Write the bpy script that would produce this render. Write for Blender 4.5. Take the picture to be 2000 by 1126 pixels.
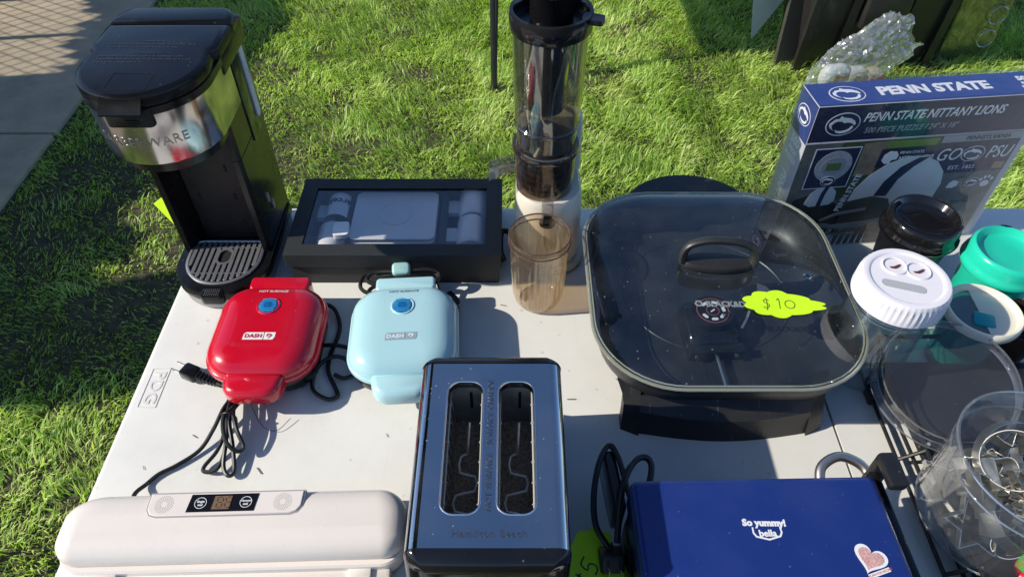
import bpy, bmesh, math, random
import numpy as np
from mathutils import Vector, Matrix, Euler, noise
from mathutils.geometry import tessellate_polygon

random.seed(7)
PI = math.pi
R = math.radians
TZ = 0.74                      # height of the table top
scene = bpy.context.scene
for o in list(bpy.data.objects):
    bpy.data.objects.remove(o)

# ------------------------------------------------------------------ camera
cam_d = bpy.data.cameras.new('camera')
cam_d.sensor_width = 36.0
cam_d.lens = 25.02
cam_d.clip_start = 0.02
cam_d.clip_end = 2000.0
cam = bpy.data.objects.new('camera', cam_d)
scene.collection.objects.link(cam)
cam.location = (0.0, 0.0, 1.53)
cam.rotation_euler = (R(90 - 47), 0, 0)
scene.camera = cam

# ------------------------------------------------------------------ light
SUN_DIR = Vector((1.5, 0.2, -1.0)).normalized()       # the way sunlight travels
sun_d = bpy.data.lights.new('sun', 'SUN')
sun_d.energy = 4.0
sun_d.angle = R(0.53)
sun_d.color = (1.0, 0.935, 0.82)
sun = bpy.data.objects.new('sun', sun_d)
scene.collection.objects.link(sun)
sun.rotation_euler = SUN_DIR.to_track_quat('-Z', 'Y').to_euler()
sun.location = (-4, 0, 5)

world = bpy.data.worlds.new('World')
scene.world = world
world.use_nodes = True
wn = world.node_tree
wn.nodes.clear()
sky = wn.nodes.new('ShaderNodeTexSky')
sky.sky_type = 'NISHITA'
sky.sun_disc = False
to_sun = -SUN_DIR
sky.sun_elevation = math.asin(to_sun.z)
sky.sun_rotation = math.atan2(to_sun.x, to_sun.y)
sky.altitude = 600
sky.air_density = 1.0
sky.dust_density = 1.2
sky.ozone_density = 6.0
bg = wn.nodes.new('ShaderNodeBackground')
bg.inputs['Strength'].default_value = 0.118
wo = wn.nodes.new('ShaderNodeOutputWorld')
wn.links.new(sky.outputs[0], bg.inputs['Color'])
wn.links.new(bg.outputs[0], wo.inputs['Surface'])

vs = scene.view_settings
vs.view_transform = 'Standard'
vs.look = 'None'
vs.exposure = 0.40
vs.gamma = 1.0
vs.use_curve_mapping = False
scene.cycles.max_bounces = 10
scene.cycles.transparent_max_bounces = 24
scene.cycles.transmission_bounces = 6
scene.cycles.glossy_bounces = 5
scene.cycles.diffuse_bounces = 3
scene.cycles.caustics_reflective = False
scene.cycles.caustics_refractive = False

# ------------------------------------------------------------------ materials
def hexc(h):
    h = h.lstrip('#')
    out = []
    for i in (0, 2, 4):
        v = int(h[i:i + 2], 16) / 255
        out.append(v / 12.92 if v <= .04045 else ((v + .055) / 1.055) ** 2.4)
    return tuple(out)

MATS = {}
def node(nt, t, **kw):
    n = nt.nodes.new(t)
    for k, v in kw.items():
        setattr(n, k, v)
    return n

def pm(name, col, rough=.5, metal=0., var=0., vscale=30., bump=0., bscale=300., dust=0., dscale=160.,
       scratch=0., coat=0., spec=.5, rvar=.0, sss=0.):
    """Principled surface: colour drift, roughness drift, fine bump, dust specks, hairline scratches."""
    if name in MATS:
        return MATS[name]
    if isinstance(col, str):
        col = hexc(col)
    m = bpy.data.materials.new(name)
    m.use_nodes = True
    nt = m.node_tree
    b = nt.nodes['Principled BSDF']
    L = nt.links.new
    b.inputs['Metallic'].default_value = metal
    b.inputs['Specular IOR Level'].default_value = spec
    b.inputs['Coat Weight'].default_value = coat
    b.inputs['Coat Roughness'].default_value = .06
    tc = node(nt, 'ShaderNodeTexCoord')
    csock = None
    rgb = node(nt, 'ShaderNodeRGB')
    rgb.outputs[0].default_value = (*col, 1)
    csock = rgb.outputs[0]
    rsock = None
    n1 = node(nt, 'ShaderNodeTexNoise')
    n1.inputs['Scale'].default_value = vscale
    n1.inputs['Detail'].default_value = 6
    n1.inputs['Roughness'].default_value = .65
    L(tc.outputs['Object'], n1.inputs['Vector'])
    if var:
        mx = node(nt, 'ShaderNodeMix', data_type='RGBA', blend_type='MULTIPLY')
        mr = node(nt, 'ShaderNodeMapRange')
        mr.inputs[1].default_value = .25; mr.inputs[2].default_value = .75
        mr.inputs[3].default_value = 1 - var; mr.inputs[4].default_value = 1 + var * .35
        L(n1.outputs[0], mr.inputs[0])
        mx.inputs[0].default_value = 1
        L(csock, mx.inputs[6]); L(mr.outputs[0], mx.inputs[7])
        csock = mx.outputs[2]
    mr2 = node(nt, 'ShaderNodeMapRange')
    mr2.inputs[1].default_value = .3; mr2.inputs[2].default_value = .7
    mr2.inputs[3].default_value = max(0.0, rough - rvar); mr2.inputs[4].default_value = rough + rvar
    L(n1.outputs[0], mr2.inputs[0])
    rsock = mr2.outputs[0]
    if dust:
        vo = node(nt, 'ShaderNodeTexVoronoi')
        vo.inputs['Scale'].default_value = dscale
        L(tc.outputs['Object'], vo.inputs['Vector'])
        sep = node(nt, 'ShaderNodeSeparateColor')
        L(vo.outputs['Color'], sep.inputs[0])
        rad = node(nt, 'ShaderNodeMath', operation='MULTIPLY')       # random speck radius, mostly none
        pw = node(nt, 'ShaderNodeMath', operation='POWER'); pw.inputs[1].default_value = 9.0
        L(sep.outputs[0], pw.inputs[0]); L(pw.outputs[0], rad.inputs[0]); rad.inputs[1].default_value = .22
        lt = node(nt, 'ShaderNodeMath', operation='LESS_THAN')
        L(vo.outputs['Distance'], lt.inputs[0]); L(rad.outputs[0], lt.inputs[1])
        film = node(nt, 'ShaderNodeTexNoise'); film.inputs['Scale'].default_value = 14; film.inputs['Detail'].default_value = 8
        L(tc.outputs['Object'], film.inputs['Vector'])
        fr = node(nt, 'ShaderNodeMapRange'); fr.inputs[1].default_value = .42; fr.inputs[2].default_value = .8
        fr.inputs[3].default_value = 0; fr.inputs[4].default_value = .10 * dust
        L(film.outputs[0], fr.inputs[0])
        sp = node(nt, 'ShaderNodeMath', operation='MULTIPLY'); sp.inputs[1].default_value = min(1, dust * .8)
        L(lt.outputs[0], sp.inputs[0])
        mxx = node(nt, 'ShaderNodeMath', operation='MAXIMUM')
        L(sp.outputs[0], mxx.inputs[0]); L(fr.outputs[0], mxx.inputs[1])
        md = node(nt, 'ShaderNodeMix', data_type='RGBA')
        L(mxx.outputs[0], md.inputs[0]); L(csock, md.inputs[6]); md.inputs[7].default_value = (.42, .41, .38, 1)
        csock = md.outputs[2]
        if metal:
            mm = node(nt, 'ShaderNodeMath', operation='MULTIPLY_ADD')
            mm.inputs[1].default_value = -metal; mm.inputs[2].default_value = metal
            L(mxx.outputs[0], mm.inputs[0]); L(mm.outputs[0], b.inputs['Metallic'])
        ra = node(nt, 'ShaderNodeMath', operation='MULTIPLY_ADD'); ra.inputs[1].default_value = .5
        L(mxx.outputs[0], ra.inputs[0]); L(rsock, ra.inputs[2])
        rsock = ra.outputs[0]
    if scratch:
        mp = node(nt, 'ShaderNodeMapping'); mp.inputs['Scale'].default_value = (240, 6, 30)
        mp.inputs['Rotation'].default_value = (0, 0, .6)
        L(tc.outputs['Object'], mp.inputs['Vector'])
        ns = node(nt, 'ShaderNodeTexNoise'); ns.inputs['Scale'].default_value = 1; ns.inputs['Detail'].default_value = 2
        L(mp.outputs[0], ns.inputs['Vector'])
        ss = node(nt, 'ShaderNodeMapRange'); ss.inputs[1].default_value = .66; ss.inputs[2].default_value = .74
        ss.inputs[3].default_value = 0; ss.inputs[4].default_value = scratch
        L(ns.outputs[0], ss.inputs[0])
        md2 = node(nt, 'ShaderNodeMix', data_type='RGBA')
        L(ss.outputs[0], md2.inputs[0]); L(csock, md2.inputs[6]); md2.inputs[7].default_value = (.4, .4, .4, 1)
        csock = md2.outputs[2]
        ra2 = node(nt, 'ShaderNodeMath', operation='MULTIPLY_ADD'); ra2.inputs[1].default_value = .4
        L(ss.outputs[0], ra2.inputs[0]); L(rsock, ra2.inputs[2]); rsock = ra2.outputs[0]
    L(csock, b.inputs['Base Color'])
    L(rsock, b.inputs['Roughness'])
    if bump:
        nb = node(nt, 'ShaderNodeTexNoise'); nb.inputs['Scale'].default_value = bscale; nb.inputs['Detail'].default_value = 4
        L(tc.outputs['Object'], nb.inputs['Vector'])
        bp = node(nt, 'ShaderNodeBump'); bp.inputs['Strength'].default_value = bump; bp.inputs['Distance'].default_value = .001
        L(nb.outputs[0], bp.inputs['Height']); L(bp.outputs[0], b.inputs['Normal'])
    if sss:
        b.inputs['Subsurface Weight'].default_value = sss
        b.inputs['Subsurface Radius'].default_value = (.01, .008, .006)
        b.inputs['Subsurface Scale'].default_value = .4
    MATS[name] = m
    return m

def clear(name, tint=(.95, .96, .95), rough=.03, base=.05, dust=0., wob=0., haze=0., wscale=40., hcol=(.6, .6, .6), ribs=0, rib_streak=(.4, .3, .2)):
    """Thin clear sheet: transparent, with facing-dependent mirror reflection and a little haze."""
    if name in MATS:
        return MATS[name]
    m = bpy.data.materials.new(name)
    m.use_nodes = True
    nt = m.node_tree
    nt.nodes.clear()
    L = nt.links.new
    out = node(nt, 'ShaderNodeOutputMaterial')
    tr = node(nt, 'ShaderNodeBsdfTransparent'); tr.inputs[0].default_value = (*tint, 1)
    if ribs:      # moulded vertical ribs: their light and dark refraction streaks painted into the tint
        tcr = node(nt, 'ShaderNodeTexCoord'); gr = node(nt, 'ShaderNodeTexGradient', gradient_type='RADIAL')
        L(tcr.outputs['Object'], gr.inputs[0])
        ml = node(nt, 'ShaderNodeMath', operation='MULTIPLY'); ml.inputs[1].default_value = ribs * 2 * PI; L(gr.outputs['Fac'], ml.inputs[0])
        sn = node(nt, 'ShaderNodeMath', operation='SINE'); L(ml.outputs[0], sn.inputs[0])
        rm_ = node(nt, 'ShaderNodeMapRange'); rm_.inputs[1].default_value = -.2; rm_.inputs[2].default_value = 1; rm_.inputs[3].default_value = 0; rm_.inputs[4].default_value = 1
        L(sn.outputs[0], rm_.inputs[0])
        mt = node(nt, 'ShaderNodeMix', data_type='RGBA'); L(rm_.outputs[0], mt.inputs[0])
        mt.inputs[6].default_value = (*tint, 1); mt.inputs[7].default_value = (*rib_streak, 1); L(mt.outputs[2], tr.inputs[0])
    gl = node(nt, 'ShaderNodeBsdfGlossy'); gl.inputs['Roughness'].default_value = rough
    gl.inputs['Color'].default_value = (1, 1, 1, 1)
    lw = node(nt, 'ShaderNodeLayerWeight'); lw.inputs[0].default_value = .5
    pw = node(nt, 'ShaderNodeMath', operation='POWER'); pw.inputs[1].default_value = 4.2
    L(lw.outputs['Facing'], pw.inputs[0])
    ma = node(nt, 'ShaderNodeMath', operation='MULTIPLY_ADD'); ma.inputs[1].default_value = .9; ma.inputs[2].default_value = base
    L(pw.outputs[0], ma.inputs[0])
    mx = node(nt, 'ShaderNodeMixShader')
    L(ma.outputs[0], mx.inputs[0]); L(tr.outputs[0], mx.inputs[1]); L(gl.outputs[0], mx.inputs[2])
    last = mx.outputs[0]
    tc = node(nt, 'ShaderNodeTexCoord')
    if wob:
        nb = node(nt, 'ShaderNodeTexNoise'); nb.inputs['Scale'].default_value = wscale; nb.inputs['Detail'].default_value = 3
        L(tc.outputs['Object'], nb.inputs['Vector'])
        bp = node(nt, 'ShaderNodeBump'); bp.inputs['Strength'].default_value = wob; bp.inputs['Distance'].default_value = .004
        L(nb.outputs[0], bp.inputs['Height']); L(bp.outputs[0], gl.inputs['Normal']); L(bp.outputs[0], lw.inputs['Normal'])
    if dust or haze:
        df = node(nt, 'ShaderNodeBsdfDiffuse'); df.inputs[0].default_value = (*hcol, 1)
        n1 = node(nt, 'ShaderNodeTexNoise'); n1.inputs['Scale'].default_value = 20; n1.inputs['Detail'].default_value = 8
        L(tc.outputs['Object'], n1.inputs['Vector'])
        mr = node(nt, 'ShaderNodeMapRange'); mr.inputs[1].default_value = .35; mr.inputs[2].default_value = .8
        mr.inputs[3].default_value = haze; mr.inputs[4].default_value = haze + .12 * dust
        L(n1.outputs[0], mr.inputs[0])
        fs = mr.outputs[0]
        if dust:
            vo = node(nt, 'ShaderNodeTexVoronoi'); vo.inputs['Scale'].default_value = 190
            L(tc.outputs['Object'], vo.inputs['Vector'])
            sep = node(nt, 'ShaderNodeSeparateColor'); L(vo.outputs['Color'], sep.inputs[0])
            p2 = node(nt, 'ShaderNodeMath', operation='POWER'); p2.inputs[1].default_value = 8
            L(sep.outputs[0], p2.inputs[0])
            m2 = node(nt, 'ShaderNodeMath', operation='MULTIPLY'); m2.inputs[1].default_value = .24
            L(p2.outputs[0], m2.inputs[0])
            lt = node(nt, 'ShaderNodeMath', operation='LESS_THAN'); L(vo.outputs['Distance'], lt.inputs[0]); L(m2.outputs[0], lt.inputs[1])
            m3 = node(nt, 'ShaderNodeMath', operation='MULTIPLY'); m3.inputs[1].default_value = .8 * dust; L(lt.outputs[0], m3.inputs[0])
            mm = node(nt, 'ShaderNodeMath', operation='MAXIMUM'); L(m3.outputs[0], mm.inputs[0]); L(fs, mm.inputs[1])
            fs = mm.outputs[0]
        mx2 = node(nt, 'ShaderNodeMixShader')
        L(fs, mx2.inputs[0]); L(last, mx2.inputs[1]); L(df.outputs[0], mx2.inputs[2])
        last = mx2.outputs[0]
    L(last, out.inputs['Surface'])
    MATS[name] = m
    return m

# ------------------------------------------------------------------ geometry helpers
class M:
    """Collects shapes into one mesh."""
    def __init__(s):
        s.v = []; s.f = []
    def add(s, vs, fs):
        o = len(s.v)
        s.v += [tuple(v) for v in vs]
        s.f += [tuple(i + o for i in f) for f in fs]
        return s
    def loft(s, rings, cap0=True, cap1=True, closed=True):
        n = len(rings[0]); vs = [p for r in rings for p in r]; fs = []
        for k in range(len(rings) - 1):
            for i in range(n if closed else n - 1):
                j = (i + 1) % n
                fs.append((k * n + i, k * n + j, (k + 1) * n + j, (k + 1) * n + i))
        if cap0: fs.append(tuple(reversed(range(n))))
        if cap1: fs.append(tuple((len(rings) - 1) * n + i for i in range(n)))
        return s.add(vs, fs)
    def stack(s, cx, cy, w, d, r, prof, n=6, cap0=True, cap1=True):
        return s.loft([rr(cx, cy, w - 2 * i, d - 2 * i, max(r - i, .0015), z, n) for i, z in prof], cap0, cap1)
    def rbox(s, x0, x1, y0, y1, z0, z1, r=.003, b=.0015, n=3, nb=2):
        pr = []
        for k in range(nb + 1):
            a = k / nb * PI / 2; pr.append((b * (1 - math.sin(a)), z0 + b * (1 - math.cos(a))))
        for k in range(nb + 1):
            a = k / nb * PI / 2; pr.append((b * (1 - math.cos(a)), z1 - b * (1 - math.sin(a))))
        return s.stack((x0 + x1) / 2, (y0 + y1) / 2, x1 - x0, y1 - y0, max(r, b + .0005), pr, n)
    def lathe(s, prof, n=40, c=(0, 0), cap0=True, cap1=True):
        return s.loft([[(c[0] + r * math.cos(2 * PI * i / n), c[1] + r * math.sin(2 * PI * i / n), z) for i in range(n)] for r, z in prof], cap0, cap1)
    def prism(s, poly, z0, z1, holes=()):
        loops = [list(poly)] + [list(h) for h in holes]
        flat = [p for l in loops for p in l]
        tris = tessellate_polygon([[Vector((p[0], p[1], 0)) for p in l] for l in loops])
        n = len(flat)
        vs = [(p[0], p[1], z0) for p in flat] + [(p[0], p[1], z1) for p in flat]
        fs = []
        for t in tris:
            a, b, c = (Vector((*flat[i][:2], 0)) for i in t)
            t = t if (b - a).cross(c - a).z > 0 else (t[0], t[2], t[1])
            fs.append(tuple(i + n for i in t)); fs.append((t[2], t[1], t[0]))
        o = 0
        for li, l in enumerate(loops):
            k = len(l)
            ar = sum(l[i][0] * l[(i + 1) % k][1] - l[(i + 1) % k][0] * l[i][1] for i in range(k))
            for i in range(k):
                j = (i + 1) % k
                q = (o + i, o + j, o + j + n, o + i + n)
                fs.append(q if (ar > 0) == (li == 0) else tuple(reversed(q)))
            o += k
        return s.add(vs, fs)
    def tube(s, pts, r, n=8, closed=False, sub=5, flat=1.0):
        pts = spline(pts, sub, closed) if sub > 1 else [Vector(p) for p in pts]
        N = len(pts); rings = []
        up = Vector((0, 0, 1)); prev = None
        for i, p in enumerate(pts):
            a = pts[(i - 1) % N] if closed or i > 0 else p
            b = pts[(i + 1) % N] if closed or i < N - 1 else p
            t = (b - a).normalized()
            if prev is None:
                x = up.cross(t)
                if x.length < .05: x = Vector((1, 0, 0)).cross(t)
                x.normalize()
            else:
                x = prev - t * prev.dot(t)
                x = x.normalized() if x.length > 1e-6 else up.cross(t).normalized()
            prev = x; y = t.cross(x)
            rad = r(i / (N - 1)) if callable(r) else r
            rings.append([p + x * math.cos(2 * PI * k / n) * rad + y * math.sin(2 * PI * k / n) * rad * flat for k in range(n)])
        if closed:
            rings.append(rings[0])
            return s.loft(rings, False, False)
        return s.loft(rings)
    def xf(s, mat, start=0):
        for i in range(start, len(s.v)):
            s.v[i] = tuple(mat @ Vector(s.v[i]))
        return s

def spline(pts, sub=5, closed=False):
    P = [Vector(p) for p in pts]; n = len(P); out = []
    rng = range(n if closed else n - 1)
    for i in rng:
        p0 = P[(i - 1) % n] if closed or i > 0 else P[0]
        p1 = P[i]; p2 = P[(i + 1) % n]
        p3 = P[(i + 2) % n] if closed or i + 2 < n else P[-1]
        for k in range(sub):
            t = k / sub
            out.append(.5 * ((2 * p1) + (p2 - p0) * t + (2 * p0 - 5 * p1 + 4 * p2 - p3) * t * t + (3 * p1 - p0 - 3 * p2 + p3) * t ** 3))
    if not closed: out.append(P[-1])
    return out

def rr(cx, cy, w, d, r, z, n=6):
    """Rounded rectangle ring, counter-clockwise."""
    r = min(r, w / 2 - 1e-4, d / 2 - 1e-4); out = []
    for k, (sx, sy) in enumerate(((1, 1), (-1, 1), (-1, -1), (1, -1))):
        for i in range(n + 1):
            a = (k + i / n) * PI / 2
            out.append((cx + sx * (w / 2 - r) + r * math.cos(a), cy + sy * (d / 2 - r) + r * math.sin(a), z))
    return out

def rr2(cx, cy, w, d, r, n=6):
    return [p[:2] for p in rr(cx, cy, w, d, r, 0, n)]

def offset(poly, d):
    """Offset a counter-clockwise outline inwards by d along its corner normals."""
    n = len(poly); out = []
    for i in range(n):
        a, b, c = Vector(poly[i - 1][:2]), Vector(poly[i][:2]), Vector(poly[(i + 1) % n][:2])
        e1 = (b - a).normalized(); e2 = (c - b).normalized()
        n1 = Vector((-e1.y, e1.x)); n2 = Vector((-e2.y, e2.x))
        nn = (n1 + n2)
        nn = nn / max(.35, (1 + n1.dot(n2))) if nn.length > 1e-6 else n1
        p = b + nn * d
        out.append((p.x, p.y))
    return out

def ploft(m, poly, prof, cap0=True, cap1=True):
    return m.loft([[(x, y, z) for x, y in (offset(poly, i) if i else poly)] for i, z in prof], cap0, cap1)

COL = scene.collection
def obj(name, m, mat, parent=None, ang=35, loc=None, rot=None):
    me = bpy.data.meshes.new(name)
    me.from_pydata([tuple(v) for v in m.v], [], m.f)
    me.validate()
    me.update()
    me.polygons.foreach_set('use_smooth', [True] * len(me.polygons))
    me.set_sharp_from_angle(angle=R(ang))
    me.materials.append(mat)
    o = bpy.data.objects.new(name, me)
    COL.objects.link(o)
    if parent: o.parent = parent
    if loc: o.location = loc
    if rot: o.rotation_euler = rot
    return o

def tag(o, label, cat, group=None):
    o['label'] = label; o['category'] = cat
    if group: o['group'] = group
    return o

def thing(name, label, cat, loc=(0, 0, 0), rotz=0, group=None):
    o = bpy.data.objects.new(name, None)
    o.empty_display_size = .05
    COL.objects.link(o)
    o.location = loc; o.rotation_euler = (0, 0, rotz)
    return tag(o, label, cat, group)

def struct(o, kind='structure'):
    o['kind'] = kind
    return o

def text(name, body, size, mat, parent, mx, extrude=.0002, shear=0., bold=0., sx=1., align='CENTER', wrap=None, space=1.0):
    cu = bpy.data.curves.new('t', 'FONT')
    cu.body = body; cu.size = size; cu.align_x = align; cu.align_y = 'CENTER'
    cu.extrude = extrude; cu.shear = shear; cu.offset = bold; cu.resolution_u = 3; cu.space_character = space
    t = bpy.data.objects.new('t', cu)
    COL.objects.link(t)
    dg = bpy.context.evaluated_depsgraph_get(); dg.update()
    me = bpy.data.meshes.new_from_object(t.evaluated_get(dg))
    bpy.data.objects.remove(t); bpy.data.curves.remove(cu)
    for v in me.vertices:
        p = Vector((v.co.x * sx, v.co.y, v.co.z))
        v.co = wrap(p) if wrap else mx @ p
    me.materials.clear(); me.materials.append(mat)
    o = bpy.data.objects.new(name, me)
    COL.objects.link(o)
    if parent: o.parent = parent
    return o

def TR(x, y, z, rz=0, rx=0, ry=0):
    return Matrix.Translation((x, y, z)) @ Euler((rx, ry, rz)).to_matrix().to_4x4()

# ================================================================== the setting
# ---- lawn
def lawn_mat():
    m = bpy.data.materials.new('soil_and_thatch'); m.use_nodes = True
    nt = m.node_tree; b = nt.nodes['Principled BSDF']; L = nt.links.new
    tc = node(nt, 'ShaderNodeTexCoord')
    n = node(nt, 'ShaderNodeTexNoise'); n.inputs['Scale'].default_value = 26; n.inputs['Detail'].default_value = 10
    L(tc.outputs['Object'], n.inputs['Vector'])
    cr = node(nt, 'ShaderNodeValToRGB')
    e = cr.color_ramp.elements
    e[0].position = .3; e[0].color = (.022, .022, .012, 1)
    e[1].position = .72; e[1].color = (.10, .09, .045, 1)
    L(n.outputs[0], cr.inputs[0]); L(cr.outputs[0], b.inputs['Base Color'])
    b.inputs['Roughness'].default_value = .95
    bp = node(nt, 'ShaderNodeBump'); bp.inputs['Strength'].default_value = .8; bp.inputs['Distance'].default_value = .01
    L(n.outputs[0], bp.inputs['Height']); L(bp.outputs[0], b.inputs['Normal'])
    return m

g = M()
S = 400.0
xs = [-S, -60, -12, -5, -2.5, 0, 2.5, 5, 12, 60, S]
ys = [-S, -60, -12, -5, -1, 1, 3, 5, 12, 60, S]
vv = [(x, y, 0) for y in ys for x in xs]
nx = len(xs)
g.add(vv, [(j * nx + i, j * nx + i + 1, (j + 1) * nx + i + 1, (j + 1) * nx + i) for j in range(len(ys) - 1) for i in range(nx - 1)])
struct(obj('lawn', g, lawn_mat()))

# ---- concrete path with its slabs
conc = pm('concrete', (.50, .405, .275), .9, var=.3, vscale=9, bump=.9, bscale=420)
path = M()
path.rbox(-3.05, -1.66, -1.5, 7.2, -.08, .006, .004, .002)
path_o = struct(obj('path', path, pm('path_bed', (.10, .09, .07), .95, var=.3)))
def slab(x0, x1, y0, y1):
    s = M(); s.rbox(x0, x1, y0, y1, -.05, .024 + random.uniform(-.001, .001), .008, .006)
    obj('paving_slab', s, conc, path_o)
for k in range(7):
    slab(-3.04, -1.665, -1.47 + k * 1.218, -1.47 + (k + 1) * 1.218 - .014)
slab(-1.652, -1.13, 3.285, 4.3)
slab(-1.652, -1.13, 4.315, 5.5)

# ---- grass blades
def grass_mat():
    m = bpy.data.materials.new('grass_blade'); m.use_nodes = True
    nt = m.node_tree; nt.nodes.clear(); L = nt.links.new
    at = node(nt, 'ShaderNodeAttribute'); at.attribute_name = 'tone'
    cr = node(nt, 'ShaderNodeValToRGB'); e = cr.color_ramp.elements
    e[0].position = 0; e[0].color = (.15, .27, .035, 1)
    e[1].position = 1; e[1].color = (.78, .72, .46, 1)
    a = e.new(.42); a.color = (.42, .60, .10, 1)
    a = e.new(.78); a.color = (.68, .79, .30, 1)
    a = e.new(.92); a.color = (.62, .63, .28, 1)
    L(at.outputs['Fac'], cr.inputs[0])
    p = node(nt, 'ShaderNodeBsdfPrincipled'); p.inputs['Roughness'].default_value = .42
    p.inputs['Specular IOR Level'].default_value = .45
    L(cr.outputs[0], p.inputs['Base Color'])
    tl = node(nt, 'ShaderNodeBsdfTranslucent')
    mc = node(nt, 'ShaderNodeMix', data_type='RGBA', blend_type='MULTIPLY'); mc.inputs[0].default_value = 1
    L(cr.outputs[0], mc.inputs[6]); mc.inputs[7].default_value = (1.25, 1.35, .6, 1); L(mc.outputs[2], tl.inputs[0])
    mx = node(nt, 'ShaderNodeMixShader'); mx.inputs[0].default_value = .42
    L(p.outputs[0], mx.inputs[1]); L(tl.outputs[0], mx.inputs[2])
    o = node(nt, 'ShaderNodeOutputMaterial'); L(mx.outputs[0], o.inputs['Surface'])
    return m

def vnoise(x, y, s, seed):
    """Smooth value noise on numpy arrays."""
    rg = np.random.RandomState(seed); T = rg.rand(64, 64)
    u, v = x * s + 17.3, y * s + 5.1
    i, j = np.floor(u).astype(int), np.floor(v).astype(int)
    fu, fv = u - i, v - j
    fu = fu * fu * (3 - 2 * fu); fv = fv * fv * (3 - 2 * fv)
    a = T[i % 64, j % 64]; b = T[(i + 1) % 64, j % 64]; c = T[i % 64, (j + 1) % 64]; d = T[(i + 1) % 64, (j + 1) % 64]
    return (a * (1 - fu) + b * fu) * (1 - fv) + (c * (1 - fu) + d * fu) * fv

def blades():
    rg = np.random.RandomState(11)
    P = []
    def area(x0, x1, y0, y1, dens):
        n = int((x1 - x0) * (y1 - y0) * dens)
        P.append(np.stack([rg.uniform(x0, x1, n), rg.uniform(y0, y1, n)], 1))
    area(-1.70, -.30, .15, 1.45, 30000)
    area(-1.70, 2.75, 1.45, 3.75, 30000)
    area(-1.70, 3.2, 3.75, 6.0, 2200)
    area(-.30, 2.75, -.4, 1.45, 3500)
    area(2.75, 4.2, -.4, 3.75, 2200)
    area(-1.70, -.30, -.7, .15, 6000)
    p = np.concatenate(P)
    x, y = p[:, 0], p[:, 1]
    edge = -1.655 + .03 * (vnoise(x, y, 9, 3) - .5)
    keep = (x > edge) & ~((y > 3.27) & (x < -1.12))
    thick = vnoise(x, y, 5, 1) * .6 + vnoise(x, y, 16, 2) * .4
    bare = vnoise(x, y, 2.2, 21) * .55 + vnoise(x, y, 8, 22) * .45
    keep &= rg.rand(len(x)) < np.where(bare > .67, .35, .45 + .8 * thick)
    # worn patch by path and table: thinned, shortened and darkened to deepen the shade
    wear_shade = np.clip(1.25 - np.hypot((x + 1.22) / .62, (y - 1.55) / 1.05), 0, .6) / .6 * (.55 + .9 * vnoise(x, y, 7, 41))
    wear_shade = np.clip(wear_shade, 0, 1) * np.clip((y - .85 - .25 * vnoise(x, y, 6, 42)) / .15, 0, 1)
    keep &= rg.rand(len(x)) < 1 - .52 * wear_shade
    x, y, thick, wear_shade = x[keep], y[keep], thick[keep], wear_shade[keep]
    n = len(x)
    lean_a = 2 * PI * (vnoise(x, y, 3.5, 5) * .8 + vnoise(x, y, 12, 6) * .7) + rg.normal(0, .75, n)
    L = (.018 + .030 * rg.rand(n) ** 1.6) * (.62 + .80 * thick)
    lean = np.clip(rg.normal(.98, .30, n), .15, 1.5)
    w = np.clip(rg.lognormal(-6.5, .42, n), .0007, .0040)
    L *= np.where(rg.rand(n) < .07, 1.8, 1.0)
    L *= 1 - .3 * wear_shade
    dx, dy = np.cos(lean_a), np.sin(lean_a)
    tw = rg.normal(0, .8, n)
    px, py = np.cos(lean_a + PI / 2 + tw), np.sin(lean_a + PI / 2 + tw)
    V = np.zeros((n, 5, 3))
    b0 = np.stack([x, y, np.full(n, -.002)], 1)
    mid = b0 + np.stack([dx * np.sin(lean * .55) * L * .55, dy * np.sin(lean * .55) * L * .55, np.cos(lean * .55) * L * .55], 1)
    tip = mid + np.stack([dx * np.sin(lean * 1.35) * L * .5, dy * np.sin(lean * 1.35) * L * .5, np.cos(lean * 1.35) * L * .5], 1)
    sd = np.stack([px * w, py * w, np.zeros(n)], 1)
    V[:, 0] = b0 - sd; V[:, 1] = b0 + sd; V[:, 2] = mid - sd * .85; V[:, 3] = mid + sd * .85; V[:, 4] = tip
    tone = np.clip(.06 + .46 * rg.rand(n) + .34 * vnoise(x, y, 4, 8) + .18 * (vnoise(x, y, 14, 9) - .3), 0, .84)
    tone = np.clip(tone - .18 * wear_shade, 0, .84)  # darker blade tone paints in extra shade here
    dry = rg.rand(n) < .03 + .16 * np.clip(vnoise(x, y, 6, 31) - .62, 0, 1) * 4
    tone[dry] = rg.uniform(.86, 1.0, dry.sum())
    base = (np.arange(n) * 5)[:, None]
    loops = np.concatenate([base + np.array([0, 1, 3, 2]), base + np.array([2, 3, 4])], 1).ravel()
    starts = (np.arange(n)[:, None] * 7 + np.array([0, 4])).ravel()
    me = bpy.data.meshes.new('grass')
    me.vertices.add(n * 5); me.vertices.foreach_set('co', V.ravel())
    me.loops.add(n * 7); me.loops.foreach_set('vertex_index', loops)
    me.polygons.add(n * 2); me.polygons.foreach_set('loop_start', starts)
    me.update(calc_edges=True)
    me.validate()
    at = me.attributes.new('tone', 'FLOAT', 'POINT')
    at.data.foreach_set('value', np.repeat(tone, 5).astype(np.float32))
    me.polygons.foreach_set('use_smooth', np.ones(n * 2, bool))
    me.materials.append(grass_mat())
    o = bpy.data.objects.new('grass', me); COL.objects.link(o)
    o['label'] = 'sunlit green grass blades covering the lawn'; o['category'] = 'grass'
    struct(o, 'stuff')
blades()

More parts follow.
